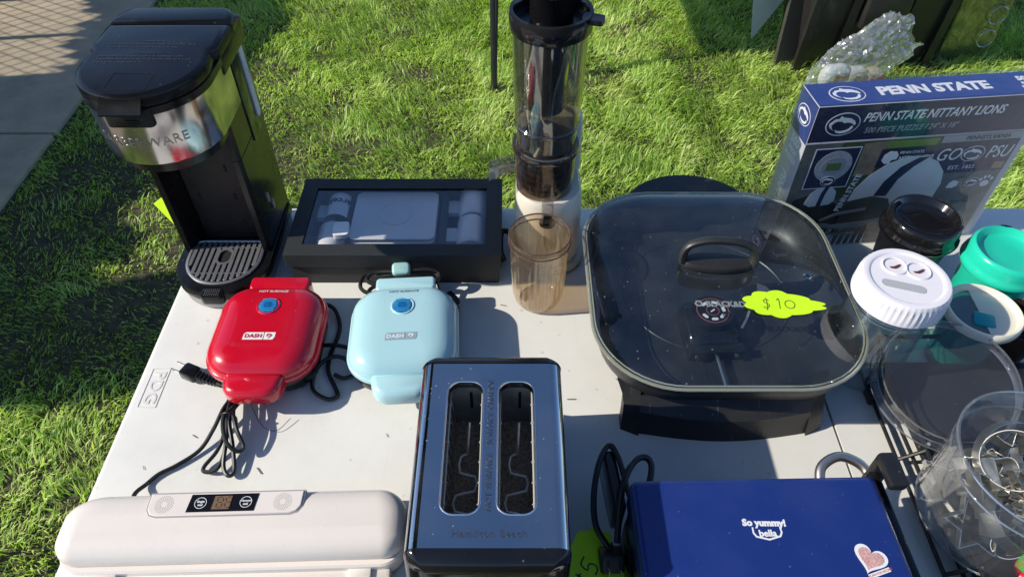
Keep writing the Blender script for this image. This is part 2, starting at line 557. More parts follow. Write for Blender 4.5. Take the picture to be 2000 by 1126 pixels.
# a few fallen leaves
leafm = pm('dry_leaf', (.40, .30, .17), .7, var=.4, vscale=90)
for k, (x, y, s, a, lab) in enumerate(((-.93, 1.07, .022, .5, 'curled pale leaf on the shaded grass left of the table'),
                                       (1.33, 2.07, .022, 1.9, 'small tan leaf on the grass left of the leaning box'),
                                       (-.84, 1.03, .014, 2.2, 'tiny whitish leaf near the curled leaf left of the table'))):
    m = M(); pts = []
    N = 9
    for i in range(N):
        t = i / (N - 1); w = math.sin(PI * t) ** .8 * .32
        pts.append([((t - .5) * 2 * s, -w * s, .012 + .3 * s * abs(t - .5)), ((t - .5) * 2 * s, 0, .006 + .3 * s * abs(t - .5)), ((t - .5) * 2 * s, w * s, .014 + .3 * s * abs(t - .5))])
    m.loft(pts, False, False, closed=False)
    o = obj('fallen_leaf', m, leafm, loc=(x, y, .035), rot=(.1, .1, a))
    tag(o, lab, 'leaf', 'fallen leaves on the lawn')

# ---- chain-link fence and shrubs that stand left of the path, outside the frame
steel = pm('galvanised_wire', (.42, .43, .44), .45, metal=.9)
FX = -3.12
fence = thing('chain_link_fence', 'galvanised chain link fence beyond the path on the left', 'fence', (FX, 0, 0))
for y in (-.6, 1.9, 4.4, 6.9):
    m = M(); m.lathe([(.026, 0), (.026, 1.16), (.018, 1.19)], 14, (0, y)); obj('fence_post', m, steel, fence)
m = M(); m.tube([(0, -.6, 1.13), (0, 6.9, 1.13)], .019, 10, sub=1); obj('top_rail', m, steel, fence)
m = M()
p = .066
k = -.6
while k < 6.9:
    for sgn in (1, -1):
        y0 = k if sgn > 0 else k + 1.12
        m.tube([(.002 * sgn, y0, .01), (.002 * sgn, y0 + sgn * 1.12, 1.13)], .0024, 4, sub=1)
    k += p
mesh_o = obj('wire_mesh', m, steel, fence); struct(mesh_o, 'stuff')

shrub_leaf = pm('shrub_leaf', (.055, .10, .028), .5, var=.35, vscale=14)
bark = pm('bark', (.10, .075, .05), .9, var=.3, bump=.5)
def shrub(name, label, loc, blobs, n, leaf=.085, seed=1, group='shrubs behind the fence'):
    rd = random.Random(seed)
    root = thing(name, label, 'shrub', loc, 0, group)
    m = M()
    tot = sum(b[3] * b[4] * b[5] for b in blobs)
    for bx, by, bz, ax, ay, az in blobs:
        for _ in range(int(n * ax * ay * az / tot)):
            while True:
                q = Vector((rd.uniform(-1, 1), rd.uniform(-1, 1), rd.uniform(-1, 1)))
                if q.length < 1: break
            q *= (.55 + .45 * q.length) / max(q.length, .3) * q.length ** .5
            c = Vector((bx + q.x * ax, by + q.y * ay, bz + q.z * az))
            e = Euler((rd.uniform(0, 6.3), rd.uniform(0, 6.3), rd.uniform(0, 6.3))).to_matrix()
            s = leaf * rd.uniform(.6, 1.3)
            m.add([c + e @ Vector(v) for v in ((-s * .5, 0, 0), (0, -s * .32, s * .06), (s * .6, 0, 0), (0, s * .32, s * .06))], [(0, 1, 2, 3)])
    obj('crown', m, shrub_leaf, root)
    for bx, by, bz, ax, ay, az in blobs:
        m = M(); m.tube([(bx * .2, by * .8, 0), (bx * .6, by * .95, bz * .5), (bx, by, bz + az * .3)], lambda t: .03 * (1 - .7 * t), 7); obj('trunk', m, bark, root)
    return root
SHX = FX - .35
shrub('leafy_shrub', 'dense leafy shrub behind the fence shading the path', (SHX, 1.93, 0),
      [(0, 0, .75, .30, .42, .75), (0, .12, 1.25, .28, .34, .28), (0, -.32, .80, .28, .26, .68), (0, -.25, 1.02, .26, .45, .38), (0, -.6, .8, .26, .3, .6), (0, -.55, 1.06, .26, .42, .36)], 17000, .11, seed=2)
shrub('leafy_shrub', 'overhanging leafy shrub behind the fence above a sunny gap', (SHX, 2.85, 0),
      [(0, -.15, 1.36, .28, .40, .20), (0, .25, 1.34, .28, .40, .24), (.02, .5, 1.15, .2, .22, .22), (0, -.5, 1.36, .2, .2, .18), (0, .1, .30, .24, .5, .15)], 5200, .11, seed=5)
shrub('leafy_shrub', 'long leafy shrub farther back behind the fence', (SHX, 4.1, 0),
      [(0, -.45, .80, .30, .42, .72), (0, .35, .80, .3, .6, .74), (0, 1.2, .80, .3, .7, .74)], 10000, .11, seed=3)
shrub('leafy_shrub', 'tall narrow shrub behind the fence level with the table', (SHX, .90, 0),
      [(0, .0, .6, .28, .26, .6), (0, .02, 1.25, .26, .23, .50), (0, .05, 1.78, .24, .21, .38), (0, .34, .72, .28, .34, .66), (0, .38, 1.16, .24, .32, .32), (0, -.22, 1.26, .15, .09, .14), (0, -.19, .9, .18, .14, .25)], 13000, .11, seed=4)

# ---- an added tree above the frame, placed to cut skylight on the left lawn
rd_t = random.Random(77)
tree = thing('added_shade_tree', 'unseen tree added to keep skylight off the path and left lawn', 'tree', (-4.9, 5.4, 0))
m = M(); m.tube([(0, 0, -.1), (.05, .02, 1.6), (.25, .05, 3.0), (.7, 0, 4.1), (1.3, -.1, 5.2)], lambda t: .21 * (1 - .7 * t), 14); obj('trunk', m, bark, tree)
for e in ((3.1, -3.9, 4.6), (3.4, -2.8, 4.9), (3.0, -1.8, 4.7), (1.4, 1.9, 5.3), (1.2, -2.7, 5.4)):
    m = M(); m.tube([(.45, .03, 3.5), (e[0] * .45 + .2, e[1] * .4, e[2] - .55), e], lambda t: .07 * (1 - .8 * t), 8); obj('limb', m, bark, tree)
m = M()
for _ in range(7200):
    X_ = rd_t.uniform(-5.6, -.95); Y_ = rd_t.uniform(-1.5, 4.6)
    if Y_ < 1.2 and X_ > -1.5 + .25 * (Y_ - 1.2): continue
    lift = .25 * math.sin(X_ * 2.1 + Y_) + .25 * math.sin(Y_ * 1.7) + .3
    c = Vector((X_ + 4.9, Y_ - 5.4, 3.55 + .67 * (-.95 - X_) + lift + abs(rd_t.gauss(0, .4))))
    e = Euler((rd_t.gauss(0, .5), rd_t.gauss(0, .5), rd_t.uniform(0, 6.3))).to_matrix(); s_ = .20 * rd_t.uniform(.6, 1.35)
    m.add([c + e @ Vector(v) for v in ((-s_ * .5, 0, 0), (0, -s_ * .38, s_ * .06), (s_ * .6, 0, 0), (0, s_ * .38, s_ * .06))], [(0, 1, 2, 3)])
obj('crown', m, shrub_leaf, tree)

# ---- the table the things stand on
plastic_w = pm('table_plastic', (.76, .75, .70), .36, spec=.5, var=.10, vscale=9, bump=.30, bscale=1100, dust=.55, dscale=70, scratch=.10, rvar=.07)
table = thing('folding_table', 'white plastic folding table with a fold seam, covered in kitchen things', 'table', (0, 0, 0))
def half(x0, x1, left):
    y0, y1, r, T = .165, .927, .045, .046
    ring = []
    cs = [(1, 1), (-1, 1), (-1, -1), (1, -1)]
    poly = []
    for k, (sx, sy) in enumerate(cs):
        rad = r if (sx < 0) == left else .004
        cx = x1 - rad if sx > 0 else x0 + rad
        cy = y1 - rad if sy > 0 else y0 + rad
        for i in range(8):
            a = (k + i / 7) * PI / 2
            poly.append((cx + rad * math.cos(a), cy + rad * math.sin(a)))
    m = M()
    rings = []
    for i_, z_ in [(.012, TZ - T), (.001, TZ - T + .004), (0, TZ - T + .012), (0, TZ - .010), (.0007, TZ - .006), (.0025, TZ - .0025), (.005, TZ - .0008), (.0085, TZ)]:
        P = offset(poly, i_) if i_ else poly
        seam = (x1 - min(i_, .0003)) if left else (x0 + min(i_, .0003))      # the fold edge stays crisp
        rings.append([(seam if (abs(poly[k][0] - (x1 if left else x0)) < .006) else p[0], p[1], z_) for k, p in enumerate(P)])
    m.loft(rings)
    return obj('table_half', m, plastic_w, table)
half(-.508, .4125, True)
half(.4155, 1.336, False)
# embossed maker's mark in a raised frame near the left edge
m = M()
m.prism(rr2(-.4805, .5545, .025, .064, .0015, 2), TZ + .0001, TZ + .0006, [rr2(-.4805, .5545, .0225, .0615, .001, 2)])
obj('mark_frame', m, plastic_w, table)
text('lettering', 'PDG', .0225, plastic_w, table, TR(-.4805, .5545, TZ + .0002, -PI / 2), .0004, sx=1.18, bold=.0004, space=1.05)
rdl = random.Random(31); m = M()
for _ in range(46):                                   # stray clippings and grit blown onto the table
    x_, y_, a_, l_ = rdl.uniform(-.49, .42), rdl.uniform(.2, .9), rdl.uniform(0, 6.3), rdl.uniform(.0012, .006)
    ca_, sa_ = math.cos(a_), math.sin(a_); w_ = l_ * .14
    m.add([(x_ + ca_ * u * l_ - sa_ * v * w_, y_ + sa_ * u * l_ + ca_ * v * w_, TZ + .0004 + .0006 * abs(v)) for u, v in ((-1, -1), (1, -1), (1, 1), (-1, 1))], [(0, 1, 2, 3)])
struct(obj('clippings', m, pm('clipping', (.22, .19, .10), .8, var=.4), table), 'stuff')
legm = pm('grey_steel', (.33, .34, .35), .45, metal=.6)
for x in (-.36, 1.19):
    m = M()
    m.tube([(x, .24, .012), (x, .24, TZ - .05)], .0125, 10, sub=1); m.tube([(x, .85, .012), (x, .85, TZ - .05)], .0125, 10, sub=1)
    m.tube([(x, .22, .012), (x, .87, .012)], .0125, 10, sub=1); m.tube([(x, .24, .45), (x, .85, .45)], .009, 8, sub=1)
    obj('leg_frame', m, legm, table)
m = M(); m.tube([(-.36, .545, .45), (-.05, .545, TZ - .05)], .008, 8, sub=1); obj('leg_brace', m, legm, table)
m = M(); m.tube([(1.19, .545, .45), (.88, .545, TZ - .05)], .008, 8, sub=1); obj('leg_brace', m, legm, table)

# ---- a second table behind, its top above the frame, one black leg in view
blackm = pm('black_metal', (.012, .012, .013), .38, metal=.0, dust=.2)
t2 = thing('display_table', 'second table behind the lawn strip standing on slim black legs', 'table', (0, 0, 0))
m = M(); m.rbox(-.26, 1.62, 2.64, 3.4, .71, .745, .04, .006); obj('table_top', m, plastic_w, t2)
def leg(x, y, dx, dy):
    m = M(); m.tube([(x, y, 0), (x + dx, y + dy, .71)], .0125, 10, sub=1)
    m.lathe([(.016, 0), (.016, .02), (.0135, .024)], 10, (x, y)); obj('leg', m, blackm, t2)
leg(-.07, 2.49, .0, .2); leg(-.10, 3.45, .0, -.1); leg(1.48, 2.66, 0, .05); leg(1.48, 3.4, 0, -.05)
m = M(); m.tube([(-.07 + .004, 2.50, .04), (-.045, 2.66, .62), (-.02, 2.74, .70)], .007, 8, sub=4); obj('leg_brace', m, blackm, t2)

# ================================================================== things on the table
blk = pm('black_plastic', (.006, .006, .007), .24, var=.2, bump=.05, bscale=900, dust=.12, rvar=.05, spec=.38)
blk_gloss = pm('black_gloss_plastic', (.008, .008, .010), .12, dust=.25, rvar=.04)
blk_matte = pm('black_matte_plastic', (.014, .014, .015), .48, var=.2, bump=.25, bscale=900, dust=.3, rvar=.1)
chrome = pm('stainless', (.56, .56, .57), .055, metal=1., dust=.5, dscale=230, scratch=.07, rvar=.03)
band_steel = pm('satin_band', (.55, .53, .52), .17, metal=1., dust=.2, rvar=.05)
chrome_dull = pm('stainless_dull', (.45, .45, .46), .3, metal=1., var=.15, rvar=.08)
rubber = pm('black_cord', (.010, .010, .011), .42, dust=.1)
white_print = pm('white_print', (.78, .78, .78), .5)
neon = pm('neon_card', (.62, .95, .012), .65, var=.06, vscale=40)
ink = pm('marker_ink', (.03, .035, .03), .6)

# ---- coffee maker ---------------------------------------------------
cm = thing('coffee_maker', 'tall black single serve coffee maker with a shiny steel band', 'coffee maker', (-.432, .797, TZ), R(0))
cm.scale = (1, 1, 1.02)
def dshape(hw, yb, cy, ry=None, n=22, rb=.012):
    ry = ry or hw
    poly = []
    for (sx, a0) in ((1, 0), (-1, 1)):
        for i in range(5):
            a = (a0 + i / 4) * PI / 2
            poly.append((sx * (hw - rb) + rb * math.cos(a), yb - rb + rb * math.sin(a)))
    for i in range(n + 1):
        a = PI + PI * i / n
        poly.append((hw * math.cos(a), cy + ry * math.sin(a)))
    return poly
steel_grey = pm('brushed_grey', (.30, .30, .31), .33, metal=.8, dust=.2)
m = M(); ploft(m, dshape(.0685, .105, -.036), [(.006, 0), (.002, .003), (.001, .020)]); obj('base_skirt', m, steel_grey, cm)
m = M(); ploft(m, dshape(.0705, .106, -.035), [(.002, .0195), (0, .021), (0, .033), (.0012, .0352), (.004, .036)]); base = obj('base', m, blk, cm)
# drip tray: rim ring and slats over a dark well
tray_p = [(x, y) for x, y in dshape(.056, .006, -.034, .055, rb=.014)]
m = M(); ploft(m, tray_p, [(0, .0362), (0, .0385), (.002, .0395), (.004, .0395), (.0055, .0375)], cap1=False)
tray = obj('drip_tray', m, pm('tray_steel', (.34, .34, .34), .35, metal=.7, var=.2, dust=.3), cm)
m = M(); ploft(m, offset(tray_p, .005), [(0, .0362), (0, .0366)]); obj('tray_well', m, pm('dark_well', (.004, .004, .004), .7), cm)
slat_m = pm('tray_grey', (.13, .13, .135), .5, var=.3, vscale=200, dust=.4)
def tray_span(x):
    t = offset(tray_p, .0058)
    ys = []
    for i in range(len(t)):
        (x0, y0), (x1, y1) = t[i], t[(i + 1) % len(t)]
        if (x0 - x) * (x1 - x) <= 0 and x0 != x1: ys.append(y0 + (y1 - y0) * (x - x0) / (x1 - x0))
    return (min(ys), max(ys)) if len(ys) >= 2 else None
for i in range(-5, 7):
    x = (i - .5) * .0086
    sp = tray_span(x)
    if not sp: continue
    segs = [sp]
    if abs(x) < .010: segs = [(sp[0], -.045), (-.018, sp[1])]
    for a, b in segs:
        m = M(); m.rbox(x - .0029, x + .0029, a, b, .0366, .0392, .0008, .0005, 1, 1); obj('slat', m, slat_m, tray)
m = M(); m.prism(rr2(0, -.0315, .025, .034, .0115, 6), .0366, .0394, [rr2(0, -.0315, .018, .027, .0085, 6)]); obj('tray_hole_rim', m, slat_m, tray)
for y in (-.066, -.012):
    m = M(); m.rbox(-.047, .047, y - .0012, y + .0012, .0366, .0388, .0006, .0004, 1, 1); obj('slat', m, slat_m, tray)
m = M(); m.rbox(-.017, .017, -.112, -.094, .02, .0366, .006, .002); rb = obj('release_button', m, blk, cm)
m = M()
for i in range(8):
    for j in range(5):
        m.lathe([(.0007, .0366), (.0004, .0371)], 6, (-.0098 + i * .0028, -.1085 + j * .0028))
struct(obj('button_dots', m, pm('dot_grey', (.2, .2, .2), .5), rb), 'stuff')
# column
m = M(); m.rbox(-.0635, .0635, .016, .105, .034, .336, .010, .003); obj('column', m, blk, cm)
for sx in (-1, 1):
    m = M()
    pl = [(sx * .0665, .102), (sx * .0665, -.012), (sx * .062, -.0175), (sx * .0545, -.0175), (sx * .042, .0158), (sx * .0600, .0158), (sx * .0600, .102)]
    if sx > 0: pl.reverse()
    ploft(m, pl, [(0, .0355), (0, .2)]); obj('pillar', m, blk, cm)
    m = M(); ploft(m, pl, [(.0006, .2), (.0006, .2015), (0, .202), (0, .335)]); obj('side_panel', m, blk, cm)
m = M(); m.rbox(-.041, .041, .0135, .017, .036, .248, .002, .0008); bp_ = obj('back_panel', m, blk_matte, cm)
for x in (-.026, .026):
    for z in (.06, .11, .16):
        m = M(); m.rbox(x - .0022, x + .0022, .0128, .0142, z, z + .012, .0004, .0003, 1, 1); obj('slot', m, MATS['dark_well'], bp_)
# head: black neck, steel band, black upper rim, lid
hd = lambda hw: dshape(hw, .03, -.036, hw, 30, .004)
m = M(); ploft(m, hd(.066), [(.010, .242), (.002, .246), (0, .266)]); obj('brew_neck', m, blk, cm)
m = M(); ploft(m, hd(.0735), [(.003, .262), (.0006, .2632), (0, .2645), (0, .330), (.004, .330)]); head = obj('steel_band', m, band_steel, cm)
m = M(); ploft(m, hd(.075), [(.003, .3285), (0, .3295), (0, .3385), (.002, .3395)]); obj('head_rim', m, blk, cm)
m = M(); m.rbox(-.0755, .0755, -.004, .106, .315, .345, .010, .003); obj('head_back', m, blk, cm)
m = M(); ploft(m, [(-.0775, .058), (-.0775, -.001), (-.0715, -.008)] + [(.0745 * math.cos(PI + PI * i / 30), -.036 + .0765 * math.sin(PI + PI * i / 30)) for i in range(31)] + [(.0715, -.008), (.0775, -.001), (.0775, .058)],
                     [(.002, .3392), (0, .341), (0, .349), (.0012, .3528), (.004, .3545), (.009, .3552)]); lid = obj('lid', m, blk, cm)
m = M(); ploft(m, [(.0775, .0605), (.076, .085), (.064, .103), (.055, .106), (-.055, .106), (-.064, .103), (-.076, .085), (-.0775, .0605)],
               [(.002, .3392), (0, .341), (0, .3485), (.0012, .3525), (.004, .3545), (.009, .3555)]); obj('tank_cover', m, blk, cm)
# raised small-print lines, too small to read
rd = random.Random(4)
m = M()
for (y, x0, x1) in ((.012, -.014, .012), (.004, -.052, .050), (-.003, -.052, .032), (-.016, -.018, .014), (-.024, -.056, .044), (-.031, -.056, .052), (-.038, -.056, .002)):
    x = x0
    while x < x1:
        w = rd.uniform(.0012, .0026)
        m.rbox(x, x + w, y - rd.uniform(.0006, .0014), y + .0014, .3550, .3557, .0003, .0002, 1, 1); x += w + rd.choice((.0007, .0007, .0022))
struct(obj('raised_small_print', m, pm('print_grey', (.055, .055, .06), .35), lid), 'stuff')
# latch: seam frame, tongue over a recess
m = M(); m.prism(rr2(.0, -.0795, .047, .036, .002, 2), .3548, .3556, [rr2(.0, -.0795, .0458, .0348, .0015, 2)]); obj('latch_seam', m, MATS['dark_well'], lid)
m = M()
m.loft([[(x, y, z) for x, z in ((-.0225, a), (.0225, a), (.0235, b), (-.0235, b))] for y, a, b in ((-.102, .3475, .3548), (-.112, .3415, .3515), (-.120, .3385, .3455), (-.1245, .3385, .3405))])
obj('latch', m, blk, lid)
m = M(); m.rbox(-.027, .027, -.1135, -.1000, .3165, .3395, .006, .002); obj('latch_recess', m, MATS['dark_well'], lid)
m = M(); m.rbox(-.016, .012, -.1150, -.1120, .3180, .3270, .003, .001); obj('latch_catch', m, blk, lid)
def wrap_band(p):
    a = -PI / 2 + p.x / .0738
    r = .0738 + p.z
    return Vector((r * math.cos(a), -.036 + r * math.sin(a), p.y + .2930))
text('lettering', 'FARBERWARE', .0165, pm('engraved', (.40, .385, .38), .35, metal=1.), head, None, .0003, wrap=wrap_band, sx=1.05, space=1.05)
# right-hand tank window and buttons
m = M(); m.rbox(.0662, .0685, .045, .100, .19, .338, .001, .0008); obj('tank_panel', m, pm('smoked_tank', (.05, .065, .03), .08, metal=.2), cm)
win = pm('tank_window', (.50, .52, .66), .12, dust=.2)
wp = rr2(.072, .262, .014, .108, .007, 5)
m = M(); m.prism([(a - .072, b) for a, b in wp], 0, .0022); m.xf(TR(.0683, .082, 0) @ Matrix(((0, 0, 1, 0), (1, 0, 0, 0), (0, 1, 0, 0), (0, 0, 0, 1)))); obj('tank_window', m, win, cm)
for y, z in ((.028, .103), (.040, .082)):
    m = M(); m.prism(rr2(0, 0, .0075, .0165, .0037, 4), 0, .0022); m.xf(TR(.0662, y, z) @ Matrix(((0, 0, 1, 0), (1, 0, 0, 0), (0, 1, 0, 0), (0, 0, 0, 1)))); obj('button', m, pm('button_silver', (.5, .5, .52), .3, metal=.7), cm)
# neon tag stuck behind it
def starburst(w, h, n, dp, seed):
    rd = random.Random(seed); out = []
    for i in range(n * 8):
        a = 2 * PI * i / (n * 8); k = 1 - dp * abs(math.sin(a * n / 2)) ** .5 * (.8 + .4 * rd.random() * 0)
        k = 1 - dp * (1 - abs(math.sin(a * n / 2)))
        out.append((w * k * math.cos(a), h * k * math.sin(a)))
    return out
m = M(); m.prism([(-.03, .0), (.006, -.02), (.014, .004), (.022, .028), (-.004, .03), (-.016, .018)], 0, .0006)
o = obj('price_tag', m, neon, loc=(-.517, .818, TZ + .082), rot=(R(80), R(12), R(-25))); tag(o, 'neon green tag poking out behind the coffee maker', 'price tag', 'neon price tags')

# ---- gift box with cups ---------------------------------------------
card = pm('black_card', (.020, .022, .023), .62, var=.25, vscale=120, bump=.5, bscale=1400)
navy = pm('foam_tray', (.010, .013, .030), .7, var=.2)
gb = thing('gift_box', 'flat black gift box with a clear window over white cups', 'gift box', (-.176, .834, TZ))
HX, HY, BZ = .160, .0895, .062
m = M(); m.prism(rr2(0, 0, 2 * HX - .012, 2 * HY - .012, .002, 2), 0, .012); obj('box_floor', m, card, gb)
m = M(); m.prism(rr2(0, 0, 2 * HX - .008, 2 * HY - .008, .002, 2), .0005, .057, [rr2(0, 0, 2 * HX - .014, 2 * HY - .014, .002, 2)]); obj('box_wall', m, card, gb)
m = M(); m.prism(rr2(0, 0, 2 * HX, 2 * HY, .0025, 3), .038, .0598, [rr2(0, 0, 2 * HX - .006, 2 * HY - .006, .002, 3)])
obj('lid_wall', m, card, gb)
m = M(); m.prism(rr2(0, 0, 2 * HX, 2 * HY, .0025, 3), .060, BZ, [rr2(-.0005, .0, .272, .131, .001, 1)]); obj('lid_top', m, card, gb)
m = M(); m.prism(rr2(-.0005, 0, .280, .138, .001, 1), .0590, .0593); obj('window_film', m, clear('window_film', (.97, .97, .98), .05, .06, dust=.1, wob=.5, wscale=12), gb)
m = M(); m.prism(rr2(0, 0, 2 * HX - .016, 2 * HY - .016, .002, 2), .012, .0165)
m.rbox(-.148, -.135, -.075, .075, .012, .045); m.rbox(.136, .148, -.075, .075, .012, .045); m.rbox(.064, .074, -.078, .078, .012, .05)
m.rbox(-.083, -.077, -.078, .078, .012, .05)
obj('foam_insert', m, navy, gb)
china = pm('white_china', (.82, .80, .77), .2, coat=.3)
def espresso_cup(label, x, y, z, rotz, hdir, pr=None):
    c = thing('espresso_cup', label, 'cup', (x, y, z), rotz, 'white cups in the gift box')
    m = M(); m.lathe([(.019, 0), (.021, .0015), (.0225, .006), (.0232, .055), (.0225, .0565), (.0215, .055), (.0205, .008), (.004, .005)], 36)
    m.xf(Matrix.Rotation(-PI / 2, 4, 'X') @ Matrix.Identity(4)); obj('cup_body', m, china, c)
    m = M(); m.prism(rr2(0, 0, .024, .030, .006, 4), -.004, .004)
    m.xf(TR(hdir[0] * .0315, .029, hdir[1] * .0315, 0, 0, 0 if abs(hdir[0]) > .5 else PI / 2) @ Matrix.Identity(4)); obj('handle', m, china, c)
    return c
CZ = TZ + .0335
cu = espresso_cup('white cup with dark lettering lying in the gift box', -.277, .9, CZ, PI, (1, 0))
def wrap_cup(p):
    a = PI / 2 - p.x / .0233 * -1
    r = .0234 + p.z
    return Vector((-r * math.cos(a) , .030 - p.y * -1, r * math.sin(a)))
text('lettering', 'barceló', .0175, pm('cup_ink', (.03, .04, .07), .5), cu, None, .0002, wrap=lambda p: Vector(((.0236 + p.z) * math.sin((p.x - .004) / .0236), .024 + p.y, (.0236 + p.z) * math.cos((p.x - .004) / .0236))), bold=.0003)
espresso_cup('white cup half in sunlight nearest the coffee maker', -.281, .833, CZ - .002, PI + .06, (-.6, .8))
espresso_cup('rear white cup at the right end of the gift box', -.063, .853, CZ, 0, (-1, 0))
espresso_cup('front white cup at the right end of the gift box', -.0635, .787, CZ, 0, (-1, 0))
sq = thing('square_plate', 'topmost square white saucer in the middle of the gift box', 'plate', (-.184, .848, TZ + .043), 0, 'square saucers in the gift box')
m = M(); m.stack(0, 0, .132, .112, .010, [(.012, 0), (.004, .002), (0, .0065), (.001, .0075), (.006, .0068), (.03, .004)], 5); obj('plate_dish', m, china, sq)
m = M(); m.lathe([(.026, .0042), (.026, .0050), (.0245, .0050), (.0245, .0042)], 40, (0, .006), False, False); obj('cup_ring', m, china, sq)
for k in range(2):
    s2 = thing('square_plate', ('second square white saucer in the gift box stack', 'lowest square white saucer in the gift box stack')[k], 'plate', (-.184, .848, TZ + .0345 - k * .0085), 0, 'square saucers in the gift box')
    o = obj('plate_dish', M().stack(0, 0, .132, .112, .010, [(.012, 0), (.004, .002), (0, .0065), (.001, .0075), (.006, .0068), (.03, .004)], 5), china, s2)

# ---- waffle makers ---------------------------------------------------
def waffle(label, loc, rotz, col, dark, logo):
    w = thing('waffle_maker', label, 'waffle maker', loc, rotz, 'mini waffle makers')
    shell = pm('shell_' + logo, col, .18, dust=.18, coat=.35, rvar=.07)
    bk = blk
    m = M(); m.stack(0, 0, .138, .146, .042, [(.014, .004), (.004, .008), (0, .016), (0, .030), (.002, .0335)], 8); obj('base', m, bk, w)
    m = M()
    for sx in (-1, 1):
        for sy in (-1, 1): m.lathe([(.008, 0), (.008, .005)], 12, (sx * .045, sy * .05))
    for i, (sx, sy) in enumerate(((-1, -1), (1, -1), (-1, 1), (1, 1))):
        f = M(); f.lathe([(.007, 0), (.008, .001), (.008, .0065)], 12, (sx * .045, sy * .05)); obj('foot', f, bk, w)
    m = M(); m.stack(0, 0, .133, .141, .040, [(0, .033), (0, .0365)], 8, False, False); obj('plate_gap', m, chrome_dull, w)
    m = M(); m.stack(0, 0, .148, .157, .046, [(.008, .0362), (.001, .037), (0, .039), (0, .0435), (.0012, .0455), (.0022, .0460), (.0024, .0475), (.004, .054), (.009, .0605), (.016, .0655), (.026, .0688), (.038, .0702), (.05, .0706)], 10)
    lid_o = obj('lid', m, shell, w, ang=50)
    m = M()
    for k, (y, hw, z0, z1) in enumerate(((-.066, .036, .040, .060), (-.078, .0378, .038, .0578), (-.092, .0370, .034, .053), (-.1005, .034, .031, .047), (-.1055, .0285, .030, .040), (-.1065, .024, .031, .035))):
        pass
    ho = [(-.0385, -.070), (-.0385, -.082), (-.036, -.094), (-.029, -.1025), (-.018, -.1065), (.018, -.1065), (.029, -.1025), (.036, -.094), (.0385, -.082), (.0385, -.070)]
    ploft(m, ho, [(.004, .032), (.0005, .0335), (0, .036), (0, .046), (.0012, .050), (.004, .0535), (.009, .0555)]); obj('handle', m, shell, w)
    m = M(); m.rbox(-.042, .042, .070, .094, .024, .0585, .006, .004, 4, 3); obj('hinge_cover', m, shell, w)
    m = M(); m.rbox(-.036, .036, .066, .090, .006, .03, .006, .002); obj('hinge_base', m, bk, w)
    m = M(); m.lathe([(.0165, .0698), (.0160, .0712), (.0148, .0722), (.0128, .0715)], 40, (.0, .027), False, False); obj('lamp_ring', m, shell, w)
    m = M(); m.lathe([(.0134, .0690), (.0132, .0716), (.011, .0728), (.006, .0733)], 32, (.0, .027))
    lamp = obj('indicator_lamp', m, pm('blue_lens', (.015, .16, .42), .08, coat=.5, var=.5, vscale=240), w)
    for i in range(7):
        y = -.0095 + i * .0032; hw = math.sqrt(max(.0001, .0122 ** 2 - y * y)) * .92
        s_ = M(); s_.rbox(-hw, hw, .027 + y - .0006, .027 + y + .0006, .0715, .0733, .0004, .0003, 1, 1); obj('lens_rib', s_, pm('blue_rib', (.05, .34, .62), .1), lamp)
    text('lettering', 'HOT SURFACE', .0062, pm('hot_' + logo, dark, .5), w, TR(0, .0560, .0677, 0, R(-15)), .0004, bold=.00015)
    lm = pm('plaque_' + logo, (.80, .79, .78) if logo == 'red' else (.30, .36, .39), .45)
    def plaque(x0, x1, ra, rb):
        pl = []
        for i in range(5):
            a = i / 4 * PI / 2; pl.append((x1 - rb + rb * math.cos(a), -.0195 - rb + rb * math.sin(a)))
        pl += [(x0 + ra * .35, -.0195)]
        for i in range(5):
            a = PI + i / 4 * PI / 2; pl.append((x0 + ra + ra * math.cos(a), -.0315 + ra + ra * math.sin(a)))
        pl += [(x1, -.0315)]
        return pl
    m = M(); m.prism([(-.0180, -.0195), (-.0205, -.0225), (-.0210, -.0315), (.0055, -.0315), (.0055, -.0195)], .0704, .0710); pq = obj('logo_plaque', m, lm, w)
    m = M(); m.prism([(.0066, -.0195), (.0066, -.0315), (.0185, -.0315), (.0205, -.0275), (.0205, -.0195)], .0704, .0710); pq2 = obj('logo_plaque', m, lm, w)
    lt = pm('plaque_text_' + logo, (.42, .01, .025) if logo == 'red' else (.62, .74, .80), .5)
    text('lettering', 'DASH', .0082, lt, pq, TR(-.0075, -.0258, .0711), .0002, bold=.00035, space=1.1)
    m = M(); m.prism([(.0100, -.0222), (.0142, -.0222), (.0170, -.0245), (.0150, -.0275), (.0118, -.0298), (.0130, -.0265), (.0148, -.0252), (.0135, -.0240), (.0118, -.0240), (.0108, -.0265), (.0092, -.0265)], .0711, .0714); obj('logo_glyph', m, lt, pq2)
    return w
wr = waffle('glossy red mini waffle maker in front of the coffee maker', (-.329, .612, TZ), 0, (.56, .004, .022), (.75, .55, .55), 'red')
wb = waffle('pale blue mini waffle maker between red one and toaster', (-.146, .612, TZ), R(3.5), (.41, .65, .68), (.16, .20, .22), 'blue')
Z = TZ
def cord(parent, pts, r=.0030, name='cord', flat=1.0, sub=6):
    m = M(); inv = parent.matrix_basis.inverted()
    m.tube([inv @ Vector((x, y, z + TZ)) for x, y, z in pts], r, 8, sub=sub, flat=flat)
    return obj(name, m, rubber, parent)
bpy.context.view_layer.update()
cord(wr, [(-.29, .69, .02), (-.262, .688, .012), (-.247, .655, .005), (-.252, .605, .005), (-.250, .578, .005), (-.237, .553, .005), (-.231, .538, .005), (-.243, .533, .005), (-.263, .545, .005),
          (-.268, .565, .006), (-.262, .590, .007), (-.240, .598, .012), (-.212, .592, .005), (-.18, .60, .004)])
